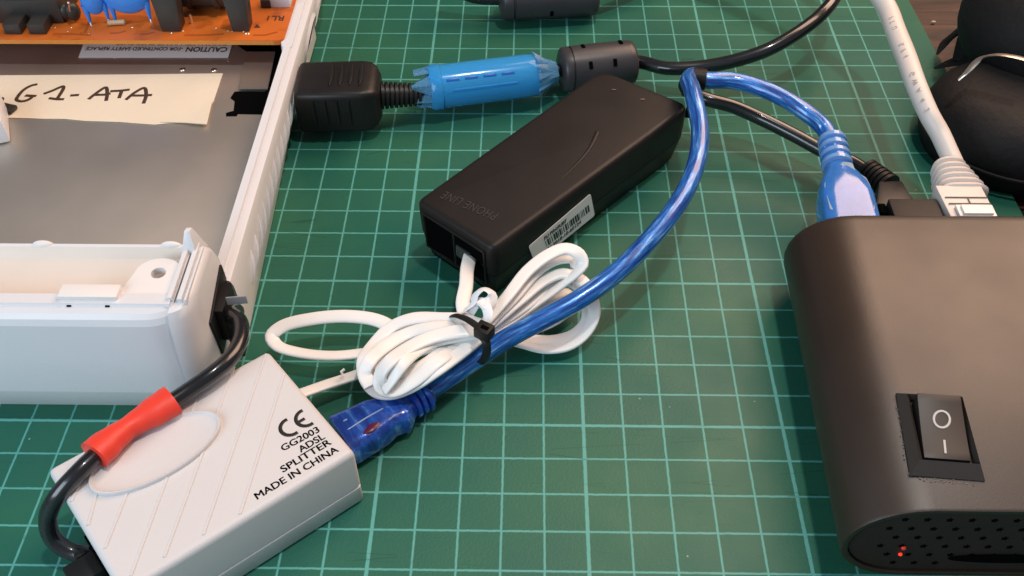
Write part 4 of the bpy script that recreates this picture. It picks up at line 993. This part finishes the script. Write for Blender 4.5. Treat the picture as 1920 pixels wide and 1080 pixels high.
# ------------------------------------------------------------------ ethernet cable
ec_ = thing('ethernet_cable', 'thick off-white network cable with ribbed boot plugged into the black box', 'cable', P(1800, 380, 0))
path = spline([P(1790, 310, 1.9), P(1776, 280, 2.1), P(1762, 250, 2.3), P(1742, 215, 2.6), P(1720, 165, 2.9), P(1700, 110, 3.0), P(1680, 60, 3.05), P(1660, 10, 3.15), Vector((9.6, 16.2, 3.7)), Vector((8.2, 17.8, 4.6)), Vector((5.8, 20.2, 5.2)), Vector((3, 23, 5.0))], .1)
bm = B(); sweep(bm, path, lambda t: .275 + .045 * min(1, t * 4), n=20); obj('cord', bm, ether_white, ec_)
ss = '24AWG  4PR  UTP'
for i, ch in enumerate(ss):
    if ch == ' ': continue
    t_ = .10 + .24 * i / len(ss); ix = int(t_ * (len(path) - 1)); q = path[ix]; T_ = (path[ix - 1] - path[ix + 1]).normalized()
    vd = (CAM - q).normalized(); sdv = T_.cross(vd).normalized(); nn = sdv.cross(T_).normalized(); nn = nn if nn.dot(vd) > 0 else -nn
    nn = (nn + sdv * .25 * (1 if sdv.x > 0 else -1)).normalized()
    text('cord_print', ch, q + nn * .325, T_, sdv, .22, faint_ink, ec_, th=.01, sx=.9)
# boot: ribbed tapered
bm = B(); yb = 5.05; bz0 = 1.72
xa, xb = P(1785, 395, 2.2).x, P(1866, 395, 2.2).x; xm = (xa + xb) / 2 - .02
y_of = lambda py: P(1800, py, 2.2).y
rings = []; yq = [5.75]
steps = 6
segs = []
y0_, y1_ = y_of(352), y_of(294)
prof = []
for k in range(6):
    t0_ = k / 6; t1_ = (k + .78) / 6; t2_ = (k + .82) / 6; t3_ = (k + .98) / 6; wv = lambda t: .64 - .26 * t
    prof += [(t0_, wv(t0_)), (t0_ + .03, wv(t0_) + .07), (t1_ - .02, wv(t1_) + .05), (t2_, wv(t1_) - .10), (t3_, wv(t3_) - .11)]
xA = P(1812, 352, 2.2).x; xB = P(1781, 296, 2.2).x
for t_, w_ in prof:
    yy = y0_ + (y1_ - y0_) * t_; xc_ = xA + (xB - xA) * t_; hh = w_ * (.82 + .1 * t_); zc = 1.72 + .18 * t_
    ring = []
    for k in range(28):
        th = 2 * math.pi * k / 28; c_, s2 = math.cos(th), math.sin(th); pw = .5 + .4 * t_
        ring.append((xc_ + w_ * math.copysign(abs(c_) ** pw, c_), yy, zc + hh * math.copysign(abs(s2) ** pw, s2)))
    rings.append(ring)
loft(bm, rings); obj('boot', bm, ether_white, ec_, angle=50)
bm = B()
# plug head, straddled by the boot's cover
loft(bm, [[(xm - .66, 5.0, 1.1), (xm + .60, 5.0, 1.1), (xm + .60, 5.0, 2.22), (xm - .66, 5.0, 2.22)], [(xm - .76, y0_ + .05, 1.15), (xm + .52, y0_ + .05, 1.15), (xm + .52, y0_ + .05, 2.25), (xm - .76, y0_ + .05, 2.25)]], bev=.05)
pg2 = obj('network_plug', bm, ether_white, ec_)
ylat = P(1825, 395, 2.33).y; yse = P(1825, 372, 2.26).y
bm = B(); box(bm, (xm + .0, ylat, 2.30), (1.0, .46, .10), bev=.02); box(bm, (xm + .0, ylat - .03, 2.39), (.80, .36, .08), bev=.02); obj('latch', bm, cord_white, pg2)
bm = B(); box(bm, (xm - .06, yse + .04, 2.262), (1.16, .025, .03), bev=0); box(bm, (xm - .02, yse - .09, 2.262), (.022, .24, .03), bev=0); box(bm, (xm - .04, yse - .22, 2.262), (1.14, .025, .03), bev=0); obj('latch_gap', bm, mat('seam_plastic', (.16, .13, .11), .6), pg2)

# ------------------------------------------------------------------ black soft headphones at the top right
hp = thing('headphones', 'black padded headphone cup with a bent metal strip lying by the mat edge', 'headphones', P(1890, 220, 0))
cq = P(1925, 205, 1.3)
bm = B(); 
rings = []
for f, z in ((.80, .0), (.95, .25), (1.0, .8), (.99, 1.35), (.93, 1.85), (.80, 2.25), (.60, 2.45), (.3, 2.5), (.05, 2.5)):
    rings.append([(cq.x + 3.15 * f * math.cos(2 * math.pi * k / 48), cq.y - .1 + 2.9 * f * math.sin(2 * math.pi * k / 48) * (1 + .04 * math.cos(4 * math.pi * k / 48)), z - .33) for k in range(48)])
loft(bm, rings); obj('ear_cushion', bm, leather, hp, angle=60)
bm = B(); sweep(bm, [(cq.x + 3.20 * math.cos(2 * math.pi * k / 60), cq.y - .1 + 2.95 * math.sin(2 * math.pi * k / 60), .72) for k in range(61)], .06, n=8, cap=False); obj('seam_piping', bm, mat('piping', (.008, .007, .0075), .6, spec=.25), hp)
bm = B(); c = P(1985, 40, 2.6)
sph(bm, c, 1, (3.3, 3.0, 2.3), 40, Matrix.Rotation(.5, 3, 'Z')); obj('ear_cup', bm, leather, hp)
bm = B(); sweep(bm, spline([P(1797, 150, 2.7), P(1812, 136, 2.95), P(1838, 110, 3.3), P(1865, 103, 3.55), P(1900, 106, 3.7), P(1940, 116, 3.7)], .08), lambda t: .07 + .12 * min(1, t * 1.6), .04, n=8, roll=.3)
obj('metal_strip', bm, mat('strip_metal', (.55, .50, .44), .35, .9, noise=.3, nscale=60), hp)
bm = B()
sweep(bm, spline([P(1757, 102, .3), P(1772, 80, .6), P(1795, 60, 1.0), P(1822, 38, 1.5), P(1850, 12, 2.0), P(1880, -20, 2.2)], .1), lambda t: .05 + .80 * min(1, t * 1.5), lambda t: .03 + .22 * t, n=12, roll=.5)
sweep(bm, spline([P(1800, 120, .6), P(1830, 70, 1.2), P(1870, 20, 1.8), P(1900, -30, 2.2)], .1), lambda t: .3 + .7 * min(1, t * 1.5), lambda t: .2 + .5 * t, n=14)
sweep(bm, spline([P(1751, 128, .25), P(1775, 120, .45), P(1800, 113, .7), P(1830, 110, 1.0), P(1860, 110, 1.2)], .1), lambda t: .04 + .40 * min(1, t * 1.4), lambda t: .03 + .12 * t, n=12, roll=-.2)
obj('soft_flap', bm, leather, hp)

# a few pale crumbs on the wood
for px, py in ((1879, 333), (1902, 337), (1750, 42)):
    bm = B(); q = P(px, py, -.3); sph(bm, q + Z * .03, .07, (1.3, .8, .5), 8)
    tag(obj('crumb', bm, dust, loc=q), {1879: 'tiny pale crumb on dark wood just below the headphone cup, left of another', 1902: 'tiny pale crumb on dark wood below the headphone cup, nearest the frame edge', 1750: 'tiny pale crumb on the wood between the mat corner and the black flap'}[px], 'crumb', 'crumbs on the dark wood')
for o in list(bpy.data.objects):
    if 'org' in o.keys(): del o['org']
